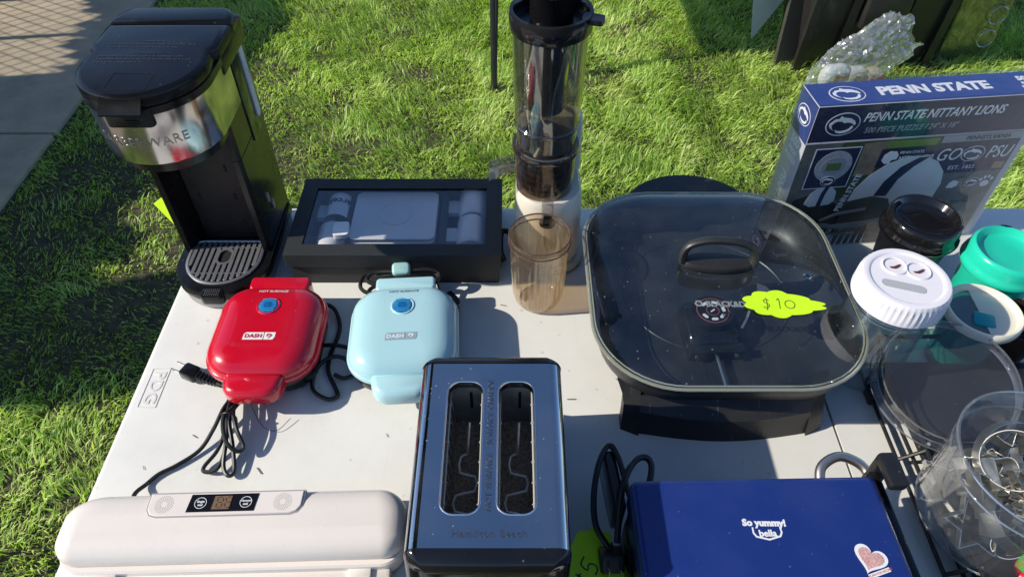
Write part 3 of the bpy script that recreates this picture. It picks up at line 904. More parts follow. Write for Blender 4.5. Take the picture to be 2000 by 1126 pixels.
cord(wr, [(-.275, .62, .006), (-.25, .618, .012), (-.225, .612, .012), (-.205, .60, .010), (-.206, .578, .008), (-.225, .566, .006), (-.24, .572, .006)])
cord(wb, [(-.165, .69, .018), (-.19, .705, .02), (-.216, .711, .02), (-.225, .724, .022), (-.217, .743, .024), (-.185, .736, .03), (-.15, .7355, .036), (-.118, .738, .034), (-.108, .730, .030), (-.120, .722, .026),
          (-.16, .728, .026), (-.20, .726, .018), (-.212, .715, .016), (-.2, .703, .014), (-.17, .712, .02), (-.13, .727, .026), (-.112, .722, .026), (-.108, .706, .02)])
cord(wb, [(-.19, .712, .03), (-.213, .722, .032), (-.203, .737, .034), (-.16, .7345, .040), (-.125, .736, .042), (-.1085, .733, .038), (-.113, .722, .034), (-.15, .719, .036), (-.19, .712, .03)])
m = M(); m.rbox(-.0135, .0135, -.010, .010, -.006, .006, .006, .004, 4, 3)
o = obj('cord_clip', m, pm('clip_teal', (.33, .56, .53), .4), wb); o.matrix_local = wb.matrix_basis.inverted() @ TR(-.163, .735, TZ + .043, R(5), R(24))
cord(wb, [(-.108, .706, .02), (-.096, .702, .02), (-.084, .692, .02), (-.079, .678, .018), (-.083, .662, .02)], .0034)
m = M(); m.rbox(-.008, .008, -.012, .012, -.005, .005, .003, .002)
o = obj('plug', m, blk, wb); o.matrix_local = wb.matrix_basis.inverted() @ TR(-.088, .695, TZ + .022, R(40))

# ---- amber slow juicer ------------------------------------------------
JX, JY = .047, .820
ju = thing('juicer', 'tall cream juicer with a smoky clear hopper and black rim', 'juicer', (JX, JY, TZ))
cream = pm('cream_plastic', (.66, .60, .49), .30, dust=.1, coat=.2)
m = M(); m.stack(.010, .014, .112, .142, .050, [(.006, 0), (.001, .002), (0, .006), (0, .012), (.0015, .014)], 8); obj('base', m, cream, ju)
m = M(); m.stack(.007, .012, .101, .128, .046, [(.001, .013), (0, .03), (.0015, .11), (.003, .128), (.007, .134)], 8); obj('body', m, cream, ju)
m = M(); ploft(m, [(.056, -.002), (.058, .03), (.054, .062), (.04, .078), (-.026, .078), (-.04, .062), (-.044, .03), (-.043, .052), (.0485, .052)][0:0] or rr2(.0075, .062, .099, .032, .014, 5), [(.0, .12), (.001, .2), (.003, .216), (.008, .220)]); obj('motor_tower', m, cream, ju)
smoke = clear('smoky_amber', (.50, .43, .36), .03, .09, haze=.02, hcol=(.35, .30, .25))
hop = clear('hopper_clear', (.73, .72, .64), .03, .14, haze=.02)
m = M(); m.lathe([(.030, .128), (.0405, .134), (.0415, .150), (.0425, .198), (.046, .200), (.0465, .206), (.044, .209), (.0405, .207), (.0395, .15), (.034, .136)], 56, cap1=False); obj('juicing_drum', m, smoke, ju)
m = M(); m.lathe([(.0462, .1985), (.0470, .201), (.0470, .206), (.0455, .2095), (.0425, .2095)], 56, cap0=False, cap1=False); obj('drum_collar', m, clear('smoky_rim', (.30, .25, .22), .05, .16, haze=.12, hcol=(.12, .09, .08)), ju)
dark_aug = pm('auger_dark', (.030, .022, .017), .25)
aug = M(); aug.lathe([(.030, .132), (.029, .19), (.014, .205), (.012, .235)], 28)
auo = obj('auger', aug, dark_aug, ju)
for k in range(5):
    m = M(); m.tube([((.0335) * math.cos(a), (.0335) * math.sin(a), .142 + k * .011 + .006 * a / PI) for a in np.linspace(PI * .95, PI * 2.05, 14)], .0022, 6, sub=1); obj('auger_thread', m, pm('auger_thread', (.16, .12, .085), .3), auo)
m = M(); m.lathe([(.0405, .206), (.0415, .236), (.0430, .242), (.0455, .300), (.0475, .380), (.0455, .380), (.0435, .30), (.0410, .243), (.0395, .236), (.0385, .207)], 56, cap0=False, cap1=False); hp = obj('hopper', m, hop, ju)
m = M(); m.lathe([(.0415, .2375), (.0437, .240), (.0440, .243), (.0418, .2455)], 56, cap0=False, cap1=False); obj('hopper_ring', m, MATS['smoky_rim'], ju)
m = M(); m.lathe([(.0490, .374), (.0508, .377), (.0514, .393), (.0500, .3985), (.046, .3985), (.0432, .394), (.0422, .382), (.0458, .375)], 56, cap0=False, cap1=False); rim = obj('rim', m, blk_gloss, ju)
m = M(); m.lathe([(.0435, .3852), (.042, .384), (.003, .3835)], 40, cap0=False); obj('feed_floor', m, blk, ju)
m = M(); m.lathe([(.0235, .262), (.0235, .383)], 36, (-.002, .002)); obj('feed_tube', m, blk_gloss, ju)
m = M(); m.lathe([(.0265, .384), (.0275, .415), (.0290, .418), (.0290, .434), (.024, .438)], 40, (.001, .006)); ps = obj('pusher', m, blk, ju)
for k in range(26):
    a = PI + PI * (k + .5) / 26
    m = M(); m.rbox(-.0009, .0009, -.0006, .0006, .419, .433, .0004, .0003, 1, 1); m.xf(TR(.001 + .0293 * math.cos(a), .006 + .0293 * math.sin(a), 0, a + PI / 2)); obj('grip_rib', m, pm('grip_grey', (.2, .2, .21), .4), ps)
m = M(); m.prism(rr2(0, 0, .026, .018, .005, 4), .390, .3965); m.xf(TR(.049, -.018, 0, R(-18))); obj('rim_tab', m, blk_gloss, ju)
m = M(); m.rbox(-.0085, .0085, -.012, .006, .118, .148, .006, .003, 4, 2); m.xf(TR(.003, -.052, 0)); sp = obj('spout', m, clear('spout_clear', (.72, .70, .70), .04, .08, haze=.05), ju)
m = M(); m.rbox(-.0060, .0060, -.0145, -.0118, .108, .130, .003, .001); m.xf(TR(.003, -.053, 0)); obj('spout_stopper', m, blk, sp)
m = M(); m.lathe([(.0115, .1105), (.0115, .1125)], 20, (.003, -.060)); obj('spout_lip', m, pm('brown_rubber', (.03, .018, .012), .4), sp)
m = M(); pts = []
for t in np.linspace(0, 1, 8):
    x = -.040 - .040 * t; z = .165 - .012 * t * t; w = .010 + .004 * t
    pts.append([(x, -.004 - w, z + .014), (x, -.004 - w, z), (x, -.004 + w, z), (x, -.004 + w, z + .014), (x, -.004 + w - .0015, z + .014), (x, -.004 + w - .0015, z + .0015), (x, -.004 - w + .0015, z + .0015), (x, -.004 - w + .0015, z + .014)])
m.loft(pts); obj('pulp_chute', m, MATS['spout_clear'], ju)
cord(ju, [(-.005, .83, .03), (-.016, .825, .035), (-.018, .80, .02), (-.012, .79, .006)], .0045)
# cup under the spout
jc = thing('juice_cup', 'ribbed amber plastic tumbler under the juicer spout', 'tumbler', (.038, .7155, TZ))
amber = clear('amber_plastic', (.96, .89, .77), .03, .12, haze=.05, hcol=(.62, .52, .38), ribs=48, rib_streak=(.90, .80, .64))
m = M(); n = 96
def ribring(r, z, d):
    return [((r + d * math.cos(i * PI / 1.5)) * math.cos(2 * PI * i / n), (r + d * math.cos(i * PI / 1.5)) * math.sin(2 * PI * i / n), z) for i in range(n)]
rings = [ribring(r, z, d) for r, z, d in ((.022, .0, 0), (.030, .002, 0), (.0340, .008, .0003), (.0365, .02, .0009), (.0385, .06, .0011), (.0400, .108, .0011), (.0408, .118, .0))]
m.loft(rings, True, False); obj('cup_wall', m, amber, jc, ang=60)
m = M(); m.lathe([(.0408, .117), (.0422, .119), (.0428, .122), (.0428, .1305), (.0418, .1325), (.0405, .1315), (.0398, .122), (.0395, .110), (.037, .03), (.033, .009), (.012, .006)], 64, cap0=False); obj('cup_liner', m, clear('amber_liner', (.93, .87, .78), .03, .07, haze=.03, hcol=(.62, .52, .38)), jc)
for z, r_ in ((.1312, .0420), (.1205, .0424)):
    m = M(); m.tube([(r_ * math.cos(2 * PI * i / 48), r_ * math.sin(2 * PI * i / 48), z) for i in range(48)], .0011, 6, closed=True, sub=1); obj('cup_rim', m, pm('amber_rim', (.10, .055, .04), .15), jc)

# ---- toaster ----------------------------------------------------------
to = thing('toaster', 'two slot stainless toaster with black end caps', 'toaster', (-.0215, .355, TZ))
HW, HT, SR = .0735, .187, .0125
def tsec(s=1., dz=0.):
    """Open cross-section of the wrap from the lower left over the top to the lower right."""
    out = [(-HW, .012), (-HW, .05), (-HW, .09), (-HW, .13)]
    for i in range(7):
        a = PI - i / 6 * PI / 2; out.append((-HW + SR + SR * math.cos(a), HT - SR + SR * math.sin(a)))
    left = out
    right = [(-x, z) for x, z in reversed(out)]
    return left, right
L_, R_ = tsec()
Y0, Y1 = -.1005, .1005
wrap_m = M()
for side in (L_, R_):
    wrap_m.loft([[(x, y, z) for x, z in side] for y in (Y0, -.05, 0, .05, Y1)], False, False, closed=False)
bow = [(-HW + SR, Y1), (-HW + SR, Y0)] + [((-1 + 2 * i / 8) * (HW - SR), Y0 - .0) for i in range(1, 8)] + [(HW - SR, Y0), (HW - SR, Y1)]
slots = [rr2(sx * .0258, .0035, .0365, .1445, .0125, 6) for sx in (-1, 1)]
# top skin with a rolled lip round each slot
flat_v = bow + slots[0] + slots[1]
tr = tessellate_polygon([[Vector((*p, 0)) for p in l] for l in (bow, slots[0], slots[1])])
fs = []
for t in tr:
    a, b, c = (Vector((*flat_v[i], 0)) for i in t)
    fs.append(t if (b - a).cross(c - a).z > 0 else (t[0], t[2], t[1]))
wrap_m.add([(x, y, HT) for x, y in flat_v], fs)
for s_ in slots:
    wrap_m.loft([[(x, y, z) for x, y in (offset(s_, i) if i else s_)] for i, z in ((0, HT), (.0005, HT - .0008), (.0008, HT - .0025), (.0008, HT - .009))], False, False)
# flip-safe: thin shell is fine for an opaque metal
obj('steel_wrap', wrap_m, chrome, to, ang=40)
def endcap(y0, dy, name):
    ring = L_ + R_
    ring = [(-HW + .002, .006)] + ring + [(HW - .002, .006)]
    rings = []
    for k in range(9):
        a = k / 8 * PI / 2
        s = .985 - .10 * (1 - math.cos(a)); 
        rings.append([(x * (1.005 - .16 * (1 - math.cos(a))), y0 + dy * (1 + 1.15 * max(0, min(1, (HT - .012 - z) / .09))) * math.sin(a) * (1 - (.72 - .42 * max(0, min(1, (HT - z) / .08))) * (x / HW) ** 2), z * (1.004 - .085 * (1 - math.cos(a)) * (z / HT))) for x, z in ring])
    m = M(); m.loft(rings, False, True)
    for i, f in enumerate(m.f):
        pass
    if dy > 0: m.f = [tuple(reversed(f)) for f in m.f]
    return obj(name, m, blk_gloss, to, ang=50)
endcap(Y0 + .001, -.034, 'end_cap'); endcap(Y1 - .001, .030, 'end_cap')
m = M(); m.rbox(-HW + .003, HW - .003, -.11, .11, 0, .012, .01, .002); obj('base', m, blk, to)
# chamber: mica walls, crumb floor, guide wires
mica = pm('oven_grey', (.36, .34, .30), .6, metal=.0, var=.5, vscale=60)
crumb = pm('crumb_floor', (.60, .44, .30), .9, var=.8, vscale=260, bump=1., bscale=600)
wire = pm('guide_wire', (.72, .69, .64), .4, metal=.4)
for sx in (-1, 1):
    cx = sx * .0258
    m = M()
    for x in (cx - .021, cx + .021):
        m = M(); m.rbox(x - .0008, x + .0008, -.072, .079, .03, .178, .0003, .0002, 1, 1); obj('chamber_wall', m, mica, to)
    m = M()
    for y in (-.0725, .0795):
        m = M(); m.rbox(cx - .022, cx + .022, y - .0008, y + .0008, .03, .178, .0003, .0002, 1, 1); obj('chamber_end', m, mica, to)
    m = M(); m.rbox(cx - .0215, cx + .0215, -.073, .08, .105, .108, .001, .0005, 1, 1); cr = obj('crumb_tray', m, crumb, to)
    rd = random.Random(sx + 5); m = M()
    for _ in range(330):
        x = cx + rd.uniform(-.018, .018); y = rd.uniform(-.07, .03); s_ = rd.uniform(.0004, .0013)
        m.add([Vector((x, y, .1085)) + Vector(v) * s_ for v in ((-1, -1, 0), (1, -.8, 0), (.9, 1, 0), (-1, .8, 0), (0, 0, 1.2))], [(0, 1, 4), (1, 2, 4), (2, 3, 4), (3, 0, 4)])
    struct(obj('crumbs', m, pm('crumbs', (.75, .60, .42), .9, var=.8, vscale=500), cr), 'stuff')
    for x in (cx - .0165, cx + .0165):
        m = M(); m.tube([(x, -.071, .168), (x, .078, .168)], .0009, 6, sub=1); rod = obj('guide_rod', m, wire, to)
        for y in np.linspace(-.05, .06, 6):
            q = M(); q.tube([(x + .0016 * math.cos(a), float(y), .168 + .0016 * math.sin(a)) for a in np.linspace(0, 2 * PI, 9)[:-1]], .0006, 5, closed=True, sub=1); obj('wire_ring', q, wire, rod)
        q = M()
        for y in np.linspace(-.06, .07, 9):
            q.tube([(x, float(y), .168), (x - (x - cx) * .12, float(y) + .002, .11)], .0005, 4, sub=1)
        obj('guide_wires', q, wire, rod)
    z1 = .128
    m = M(); m.tube([(cx + .003, .05, .150), (cx + .002, .030, .140), (cx + .001, .026, z1), (cx - .006, .022, z1), (cx - .006, .004, z1), (cx + .010, .0, z1), (cx + .010, -.016, z1), (cx - .009, -.021, z1), (cx - .009, -.038, z1), (cx + .009, -.043, z1), (cx + .009, -.07, z1)], .0016, 7, sub=2)
    obj('bread_wire', m, wire, to)
    for y0, y1, x in ((.024, .05, cx + .004),):
        m = M(); m.rbox(x - (.0015 if y1 - y0 > .01 else .007), x + (.0015 if y1 - y0 > .01 else .007), .0782, .0788, .125 + y0 * .4, .125 + y0 * .4 + (.03 if y1 - y0 > .01 else .002), .0003, .0002, 1, 1); obj('vent_slot', m, MATS['dark_well'], to)
emb = pm('embossed_steel', (.30, .31, .33), .35, metal=1.)
for s_ in slots:
    m = M(); m.tube([(x, y, HT + .0002) for x, y in s_], .0008, 6, closed=True, sub=1); obj('slot_lip', m, pm('bright_lip', (.8, .8, .8), .25, metal=1.), to)
text('lettering', 'HOT SURFACE   SURFACE CHAUDE', .0082, emb, to, TR(.0002, .006, HT + .0002, PI / 2), .0005, bold=.00025, sx=1.0, space=1.12)
text('lettering', 'Hamilton Beach', .0088, emb, to, TR(.0015, -.0865, HT + .0002), .0005, bold=.00025, sx=1.05, space=1.12)

# ---- vacuum sealer -----------------------------------------------------
vs_ = thing('vacuum_sealer', 'long glossy white vacuum sealer with a small black display', 'vacuum sealer', (-.305, .335, TZ), R(1.6))
white_p = pm('white_gloss_plastic', (.82, .745, .67), .28, spec=.3, dust=.12, coat=.25, rvar=.03, var=.03, vscale=12)
def so(hw, y0, y1, rl=.045, rr_=.034, n=8, i=0, z=0):
    ii = i; hw -= i; y0 += i; y1 -= i; rl -= i; rr_ -= i; ra = max(.003, .026 - i); out = []
    for (cx, cy, r, a0) in ((hw - rr_, y1 - rr_, rr_, 0), (-hw + rl, y1 - rl * .62, rl, 1), (-hw + ra, y0 + ra, ra, 2), (hw - ra, y0 + ra, ra, 3)):
        for i in range(n + 1):
            a = (a0 + i / n) * PI / 2
            yy = r * math.sin(a) * (.62 if a0 == 1 else 1)
            out.append((cx + r * math.cos(a), cy + yy, z))
    return out
m = M(); m.loft([so(.187, -.036, .046, i=i, z=z) for i, z in [(.006, 0), (.001, .003), (0, .006), (0, .026), (.002, .028)]]); obj('base', m, white_p, vs_)
m = M(); m.rbox(-.170, .172, -.060, -.030, .002, .018, .006, .002); obj('sealing_ledge', m, white_p, vs_)
m = M(); m.rbox(-.165, -.12, -.046, -.032, .016, .0245, .003, .001); obj('latch_tab', m, white_p, vs_)
m = M(); m.rbox(.128, .152, -.046, -.032, .010, .0225, .003, .001); obj('latch_tab', m, white_p, vs_)
m = M(); m.loft([so(.1895, -.029, .047, i=i, z=z) for i, z in [(.003, .0275), (.0003, .029), (0, .031), (0, .036), (.0012, .0415), (.0045, .0470), (.010, .0512), (.018, .0538), (.026, .0548)]]); lid_s = obj('lid', m, white_p, vs_, ang=55)
PZ = .0549
pan_o = [(-.094, .0405), (-.094, .022), (-.090, .0155), (-.082, .0130), (.062, .0130), (.070, .0155), (.0745, .022), (.0755, .0405)]
m = M(); ploft(m, pan_o, [(-.0008, PZ - .006), (-.0008, PZ + .0004)]); obj('panel_groove', m, pm('groove_grey', (.36, .34, .35), .5), vs_)
m = M(); ploft(m, pan_o, [(.0008, PZ - .004), (.0008, PZ + .0010), (.0016, PZ + .0018)]); pn = obj('control_panel', m, white_p, vs_)
m = M(); m.prism([(-.0505, .0170), (.0230, .0170), (.0255, .0375), (-.0480, .0375)], PZ + .0018, PZ + .0024); dp = obj('display', m, pm('display_black', (.010, .010, .016), .12), vs_)
m = M(); m.prism([(-.0235, .0195), (-.0045, .0195), (-.0030, .0350), (-.0220, .0350)], PZ + .0024, PZ + .0027); sc_ = obj('screen', m, pm('screen_brown', (.20, .125, .075), .3), dp)
m = M()
for dx in (-.0185, -.0092):
    for (x, y, w, h) in ((0, .0335, .004, .0008), (0, .0275, .004, .0008), (0, .0212, .004, .0008), (-.0030, .0305, .0008, .004), (.0030, .0305, .0008, .004), (-.0033, .0243, .0008, .004), (.0027, .0243, .0008, .004)):
        m.rbox(dx + .003 + x - w / 2, dx + .003 + x + w / 2, y - h / 2, y + h / 2, PZ + .0027, PZ + .0030, .0002, .0001, 1, 1)
struct(obj('digit_segments', m, pm('segment_dark', (.06, .035, .02), .4), sc_), 'stuff')
for x, t1 in ((-.0365, 'Single'), (.0130, 'Vacuum')):
    m = M(); m.lathe([(.0066, PZ + .0024), (.0066, PZ + .0028), (.0060, PZ + .0028), (.0060, PZ + .0024)], 32, (x, .0272), False, False); obj('button_ring', m, white_print, dp)
    text('lettering', t1, .0036, white_print, dp, TR(x, .0288, PZ + .0026), .0002, bold=.0001); text('lettering', 'seal', .0036, white_print, dp, TR(x, .0250, PZ + .0026), .0002, bold=.0001)
for cx in (-.0765, .0530):
    m = M()
    for k, (rad, cnt) in enumerate(((.0042, 14), (.0060, 18), (.0078, 22), (.0096, 26))):
        for i in range(cnt):
            a = 2 * PI * (i + .5 * (k % 2)) / cnt
            m.lathe([(.00048, PZ + .0018), (.0004, PZ + .0021)], 5, (cx + rad * math.cos(a), .0270 + rad * math.sin(a)))
    struct(obj('speaker_dots', m, pm('dot_warm_grey', (.33, .30, .30), .6), pn), 'stuff')  # small dots in a plain warm grey
bpy.context.view_layer.update()
cord(vs_, [(-.44, .376, .02), (-.444, .396, .012), (-.440, .411, .004), (-.429, .425, .004), (-.411, .437, .004), (-.389, .457, .005), (-.377, .482, .012), (-.370, .509, .018), (-.366, .53, .014), (-.37, .55, .006)], .0026)
cord(vs_, [(-.365, .55, .006), (-.369, .519, .014), (-.361, .474, .014), (-.365, .452, .010), (-.376, .434, .006), (-.373, .427, .006), (-.359, .429, .008), (-.354, .452, .012), (-.359, .489, .018), (-.362, .52, .014), (-.352, .55, .005)], .0026)
cord(vs_, [(-.358, .55, .006), (-.364, .517, .018), (-.354, .465, .018), (-.351, .433, .010), (-.343, .421, .008), (-.337, .427, .008), (-.345, .457, .014), (-.356, .494, .022), (-.35, .53, .014), (-.34, .56, .006)], .0026)
cord(vs_, [(-.346, .545, .012), (-.353, .507, .026), (-.343, .477, .026), (-.331, .456, .016), (-.337, .449, .016), (-.349, .456, .022), (-.357, .472, .028), (-.360, .492, .03), (-.35, .512, .026), (-.343, .54, .012)], .0026)
cord(vs_, [(-.338, .54, .014), (-.349, .506, .028), (-.357, .492, .030), (-.3635, .49, .024)], .0010, 'twist_tie')
cord(vs_, [(-.3655, .494, .012), (-.364, .4935, .030), (-.354, .4925, .034), (-.347, .492, .026), (-.35, .4925, .01)], .0010, 'twist_tie')
cord(vs_, [(-.345, .53, .004), (-.32, .493, .006), (-.30, .486, .004), (-.285, .503, .006)], .0004, 'twist_tie')
# its plug beside the red waffle maker
def plug(parent, loc, rz, pr=1.):
    pg = M(); pg.rbox(-.013, .011, -.010, .010, -.007, .007, .004, .002); pg.rbox(.011, .016, -.0065, .0065, -.006, .006, .003, .001)
    for k in range(5): pg.rbox(.017 + k * .0055, .021 + k * .0055, -.0062 + .0006 * k, .0062 - .0006 * k, -.0058 + .0005 * k, .0058 - .0005 * k, .002, .001)
    pg.tube([(.014, 0, 0), (.05, 0, 0)], .0034, 8, sub=1)
    o = obj('plug', pg, blk, parent); o.matrix_local = parent.matrix_basis.inverted() @ TR(*loc, rz)
    for sy in (-1, 1):
        q = M(); q.rbox(-.029, -.012, sy * .006 - .0007, sy * .006 + .0007, -.0030, .0030, .0005, .0003, 1, 1); obj('prong', q, chrome, o)
    return o
plug(vs_, (-.432, .571, TZ + .011), R(-24))
cord(vs_, [(-.390, .553, .011), (-.375, .548, .010), (-.36, .556, .006), (-.34, .58, .005)], .0030)

# ---- electric skillet and its glass lid --------------------------------
SX, SY = .2725, .6585
sk = thing('electric_skillet', 'big square black electric skillet on a black stand', 'electric skillet', (SX, SY, TZ))
pan = pm('nonstick', (.020, .021, .025), .40, var=.2, dust=.35, rvar=.08, scratch=.03)
m = M(); m.stack(0, 0, .336, .352, .098, [(.055, .040), (.036, .042), (.020, .050), (.008, .066), (.002, .085), (0, .097), (-.002, .0992), (.001, .1002), (.006, .099), (.009, .085), (.016, .066), (.028, .056), (.042, .053), (.07, .0525)], 12); obj('pan', m, pan, sk, ang=60)
m = M(); m.tube([(.115 * math.cos(2 * PI * i / 60), .02 + .105 * math.sin(2 * PI * i / 60), .0527) for i in range(60)], .0022, 6, closed=True, sub=1, flat=.6); obj('element_ring', m, pan, sk)
# stand: two wide curved aprons with end legs
apm = pm('apron_plastic', (.016, .016, .017), .40, var=.3, vscale=18, dust=.5, scratch=.12, rvar=.1)
for sgn in (-1, 1):
    m = M(); rings = []
    for i in range(21):
        t = -1 + 2 * i / 20; x = t * .107 - .006
        cv = math.cos(t * PI / 2)
        ytop = sgn * (.150 + .010 * cv); ymid = sgn * (.166 + .014 * cv); ybot = sgn * (.174 + .012 * cv)
        zt = .050 + .004 * cv
        rings.append([(x, ytop, zt), (x, ymid, .036), (x, ybot, .0), (x, ybot - sgn * .006, .0), (x, ymid - sgn * .006, .034), (x, ytop - sgn * .006, zt - .001)])
    m.loft(rings)
    obj('handle_apron', m, apm, sk)
    for sx in (-1, 1):
        m = M(); rings = []
        for z, y, w in ((.0, .172, .012), (.02, .166, .011), (.036, .158, .010), (.046, .148, .012), (.060, .138, .018)):
            rings.append([(-.006 + sx * (.116 - .010) , sgn * (y + .006), z), (-.006 + sx * (.116 + w), sgn * (y - .004), z), (-.006 + sx * (.116 + w), sgn * (y - .020), z), (-.006 + sx * (.116 - .006), sgn * (y - .014), z)])
        m.loft(rings); obj('stand_leg', m, apm, sk)
m = M()
ho = [(.098 * math.cos(a), .178 + .082 * math.sin(a)) for a in np.linspace(0, PI, 22)]
ploft(m, ho, [(.003, .062), (0, .064), (0, .073), (.003, .076)]); obj('rear_handle', m, apm, sk)
ctl = thing('temperature_probe', 'black dial temperature probe lying inside the skillet', 'temperature probe', (SX - .012, SY - .052, TZ + .054), R(3))
m = M()
m.loft([[(x, y, z) for x, y in pl] for z, pl in ((0, rr2(0, 0, .072, .072, .012, 4)), (.012, rr2(0, 0, .073, .073, .012, 4)), (.022, rr2(0, .002, .066, .066, .014, 4)), (.026, rr2(0, .004, .056, .054, .014, 4)))])
obj('housing', m, blk_gloss, ctl)
m = M(); m.rbox(-.036, .036, -.047, -.034, .001, .017, .002, .001); obj('socket_shroud', m, blk_gloss, ctl)
for sx in (-.026, .026):
    m = M(); m.lathe([(.0034, 0), (.0034, .004)], 12); m.xf(TR(sx, -.0465, .009, 0, PI / 2)); obj('socket', m, chrome_dull, ctl)
m = M(); m.tube([(0, -.045, .009), (0, -.108, .009)], .0032, 10, sub=1); obj('probe_rod', m, pm('rod_steel', (.55, .52, .44), .22, metal=1.), ctl)
m = M(); m.lathe([(.0290, .024), (.0290, .030), (.0270, .034), (.0225, .0345)], 44, (.003, .008)); dl = obj('dial', m, blk_gloss, ctl)
m = M(); m.lathe([(.0212, .0346), (.0212, .0349), (.0203, .0349), (.0203, .0346)], 40, (.003, .008), False, False); obj('dial_ring', m, pm('dial_red', (.45, .12, .12), .4), dl)
m = M(); m.lathe([(.0085, .0346), (.0085, .0349), (.0078, .0349), (.0078, .0346)], 30, (.003, .008), False, False); obj('dial_ring', m, MATS['dial_red'], dl)
for a, s_ in ((2.2, '⬢'), (-2.5, '200'), (-1.6, '300'), (-.75, '400'), (.1, 'OFF'), (1.2, 'WARM')):
    q = M(); q.rbox(-.0044, .0044, -.0022, .0022, .0347, .0350, .0004, .0002, 1, 1); q.xf(TR(.003 + .0145 * math.cos(a), .008 + .0145 * math.sin(a), 0, a - PI / 2)); obj('dial_mark', q, white_print, dl)
q = M(); q.rbox(-.004, .004, -.001, .001, .0347, .0350, .0004, .0002, 1, 1); q.xf(TR(.003, .008, 0, .6)); obj('dial_mark', q, white_print, dl)

gl = thing('glass_lid', 'domed square glass lid with a black arched handle on the skillet', 'glass lid', (SX, SY, TZ))
lg = clear('lid_glass', (.80, .86, .86), .012, .075, dust=.22, haze=.0)
base_ring = rr2(0, 0, .341, .357, .103, 12)
def dome(m, dz):
    prof = [(1.0, .1015), (.985, .1040), (.95, .1068), (.88, .1100), (.76, .1135), (.60, .1165), (.42, .1185), (.22, .1197), (.06, .120)]
    m.loft([[(x * s, y * s, z + dz) for x, y in base_ring] for s, z in prof], False, True)
m = M(); dome(m, 0); obj('glass_dome', m, lg, gl, ang=80)
m = M(); m.tube([(x * 1.002, y * 1.002, .1022) for x, y in base_ring], .0024, 10, closed=True, sub=1, flat=.8); obj('lid_rim', m, clear('rim_glass', (.55, .60, .52), .06, .28, haze=.30, hcol=(.62, .62, .46)), gl)
m = M(); m.tube([(x * .982, y * .982, .1046) for x, y in base_ring], .0010, 6, closed=True, sub=1); obj('lid_rim_line', m, MATS['rim_glass'], gl)
kb = pm('knob_plastic', (.022, .022, .022), .40, var=.2, dust=.45, bump=.2, bscale=800)
m = M(); m.loft([[(x * s, y * s, z) for x, y in [(.048 * math.cos(a), .0165 * math.sin(a)) for a in np.linspace(0, 2 * PI, 33)[:-1]]] for s, z in ((.92, .118), (1, .121), (1, .1265), (.94, .1295), (.8, .1305))]); m.xf(TR(-.001, .008, 0, R(-4))); kn = obj('knob_base', m, kb, gl)
m = M(); m.tube([(-.045, 0, .126), (-.046, .001, .140), (-.040, .002, .153), (-.022, .003, .1605), (0, .003, .1625), (.022, .003, .1605), (.040, .002, .153), (.046, .001, .140), (.045, 0, .126)], .0085, 12, sub=4, flat=.62); m.xf(TR(-.001, .008, 0, R(-4))); obj('knob_arch', m, kb, gl)
m = M(); m.lathe([(.0052, .1128), (.0056, .1156), (.0045, .1164), (.0026, .1162), (.0024, .1145)], 24, (.117, -.007), cap1=False); obj('steam_vent', m, chrome, gl)
m = M(); m.tube([(.006 + .03 * 0 - .09, .030, .1315), (-.05, .012, .1330)], .0012, 6, sub=1)
lp = pm('lid_print', (.40, .41, .43), .5)
m = M(); m.prism([(.0055 * math.cos(k * PI / 3), .0055 * math.sin(k * PI / 3)) for k in range(6)], 0, .0004, [[(.003 * math.cos(k * PI / 3), .003 * math.sin(k * PI / 3)) for k in range(6)]]); m.xf(TR(-.036, -.0575, .1176, 0, R(2))); obj('logo_hexagon', m, lp, gl)
text('lettering', 'BLACK&DECKER', .0122, lp, gl, TR(-.027, -.0585, .1177, R(-1), R(2)), .0002, bold=.0004, align='LEFT', sx=.92)

# $10 tag with its tape
def cloud(w, h, seed, n=11, dp=.16):
    rd = random.Random(seed); out = []; ph = [rd.uniform(.8, 1.15) for _ in range(n)]
    for i in range(n * 7):
        a = 2 * PI * i / (n * 7); k = int(i / 7); f = math.sin(PI * (i % 7) / 7)
        k2 = (1 - dp + dp * f * ph[k % n])
        out.append((w * k2 * math.cos(a), h * k2 * math.sin(a)))
    return out
tg = thing('price_tag', 'lime price tag reading $10 on the skillet lid', 'price tag', (SX + .064, SY - .062, TZ + .1215), R(-1), 'neon price tags')
tg.rotation_euler = (R(8), R(3), R(-1))
cp = cloud(.048, .021, 3, 10, .14)
cp = [(x + (max(0, x - .02) * .55), y * (1 - max(0, x - .005) * 9 if x > .005 else 1)) for x, y in cp]
m = M(); m.prism(cp, 0, .0006); obj('card', m, neon, tg)
def strokes(parent, mat, lines, r, z):
    for ln in lines:
        m = M(); m.tube([(x, y, z) for x, y in ln], r, 5, sub=4, flat=.25); obj('handwriting', m, mat, parent)
S_ = lambda x, y, k: [(x + k * a, y + k * b) for a, b in ((.5, .75), (.1, 1.0), (-.4, .8), (-.35, .35), (.2, .1), (.5, -.3), (.2, -.8), (-.3, -.9), (-.6, -.6))]
strokes(tg, pm('pencil_ink', (.10, .15, .02), .7), [S_(-.017, -.001, .0068), [(-.0165, .0080), (-.0160, .0), (-.0172, -.0105)], [(-.003, .0055), (-.0002, .0072), (-.0006, -.0072)],
    [(.013 + .0062 * math.cos(a), -.0002 + .0060 * math.sin(a)) for a in np.linspace(1.4, 7.9, 14)]], .0006, .0008)
m = M(); m.prism([(-.024, .016), (-.006, .012), (.0, .020), (-.008, .036), (-.018, .040)], -.0015, -.0013); m.xf(Matrix.Rotation(R(-14), 4, 'X')); obj('tape', m, clear('tape_film', (.86, .88, .92), .08, .12, haze=.1), tg)
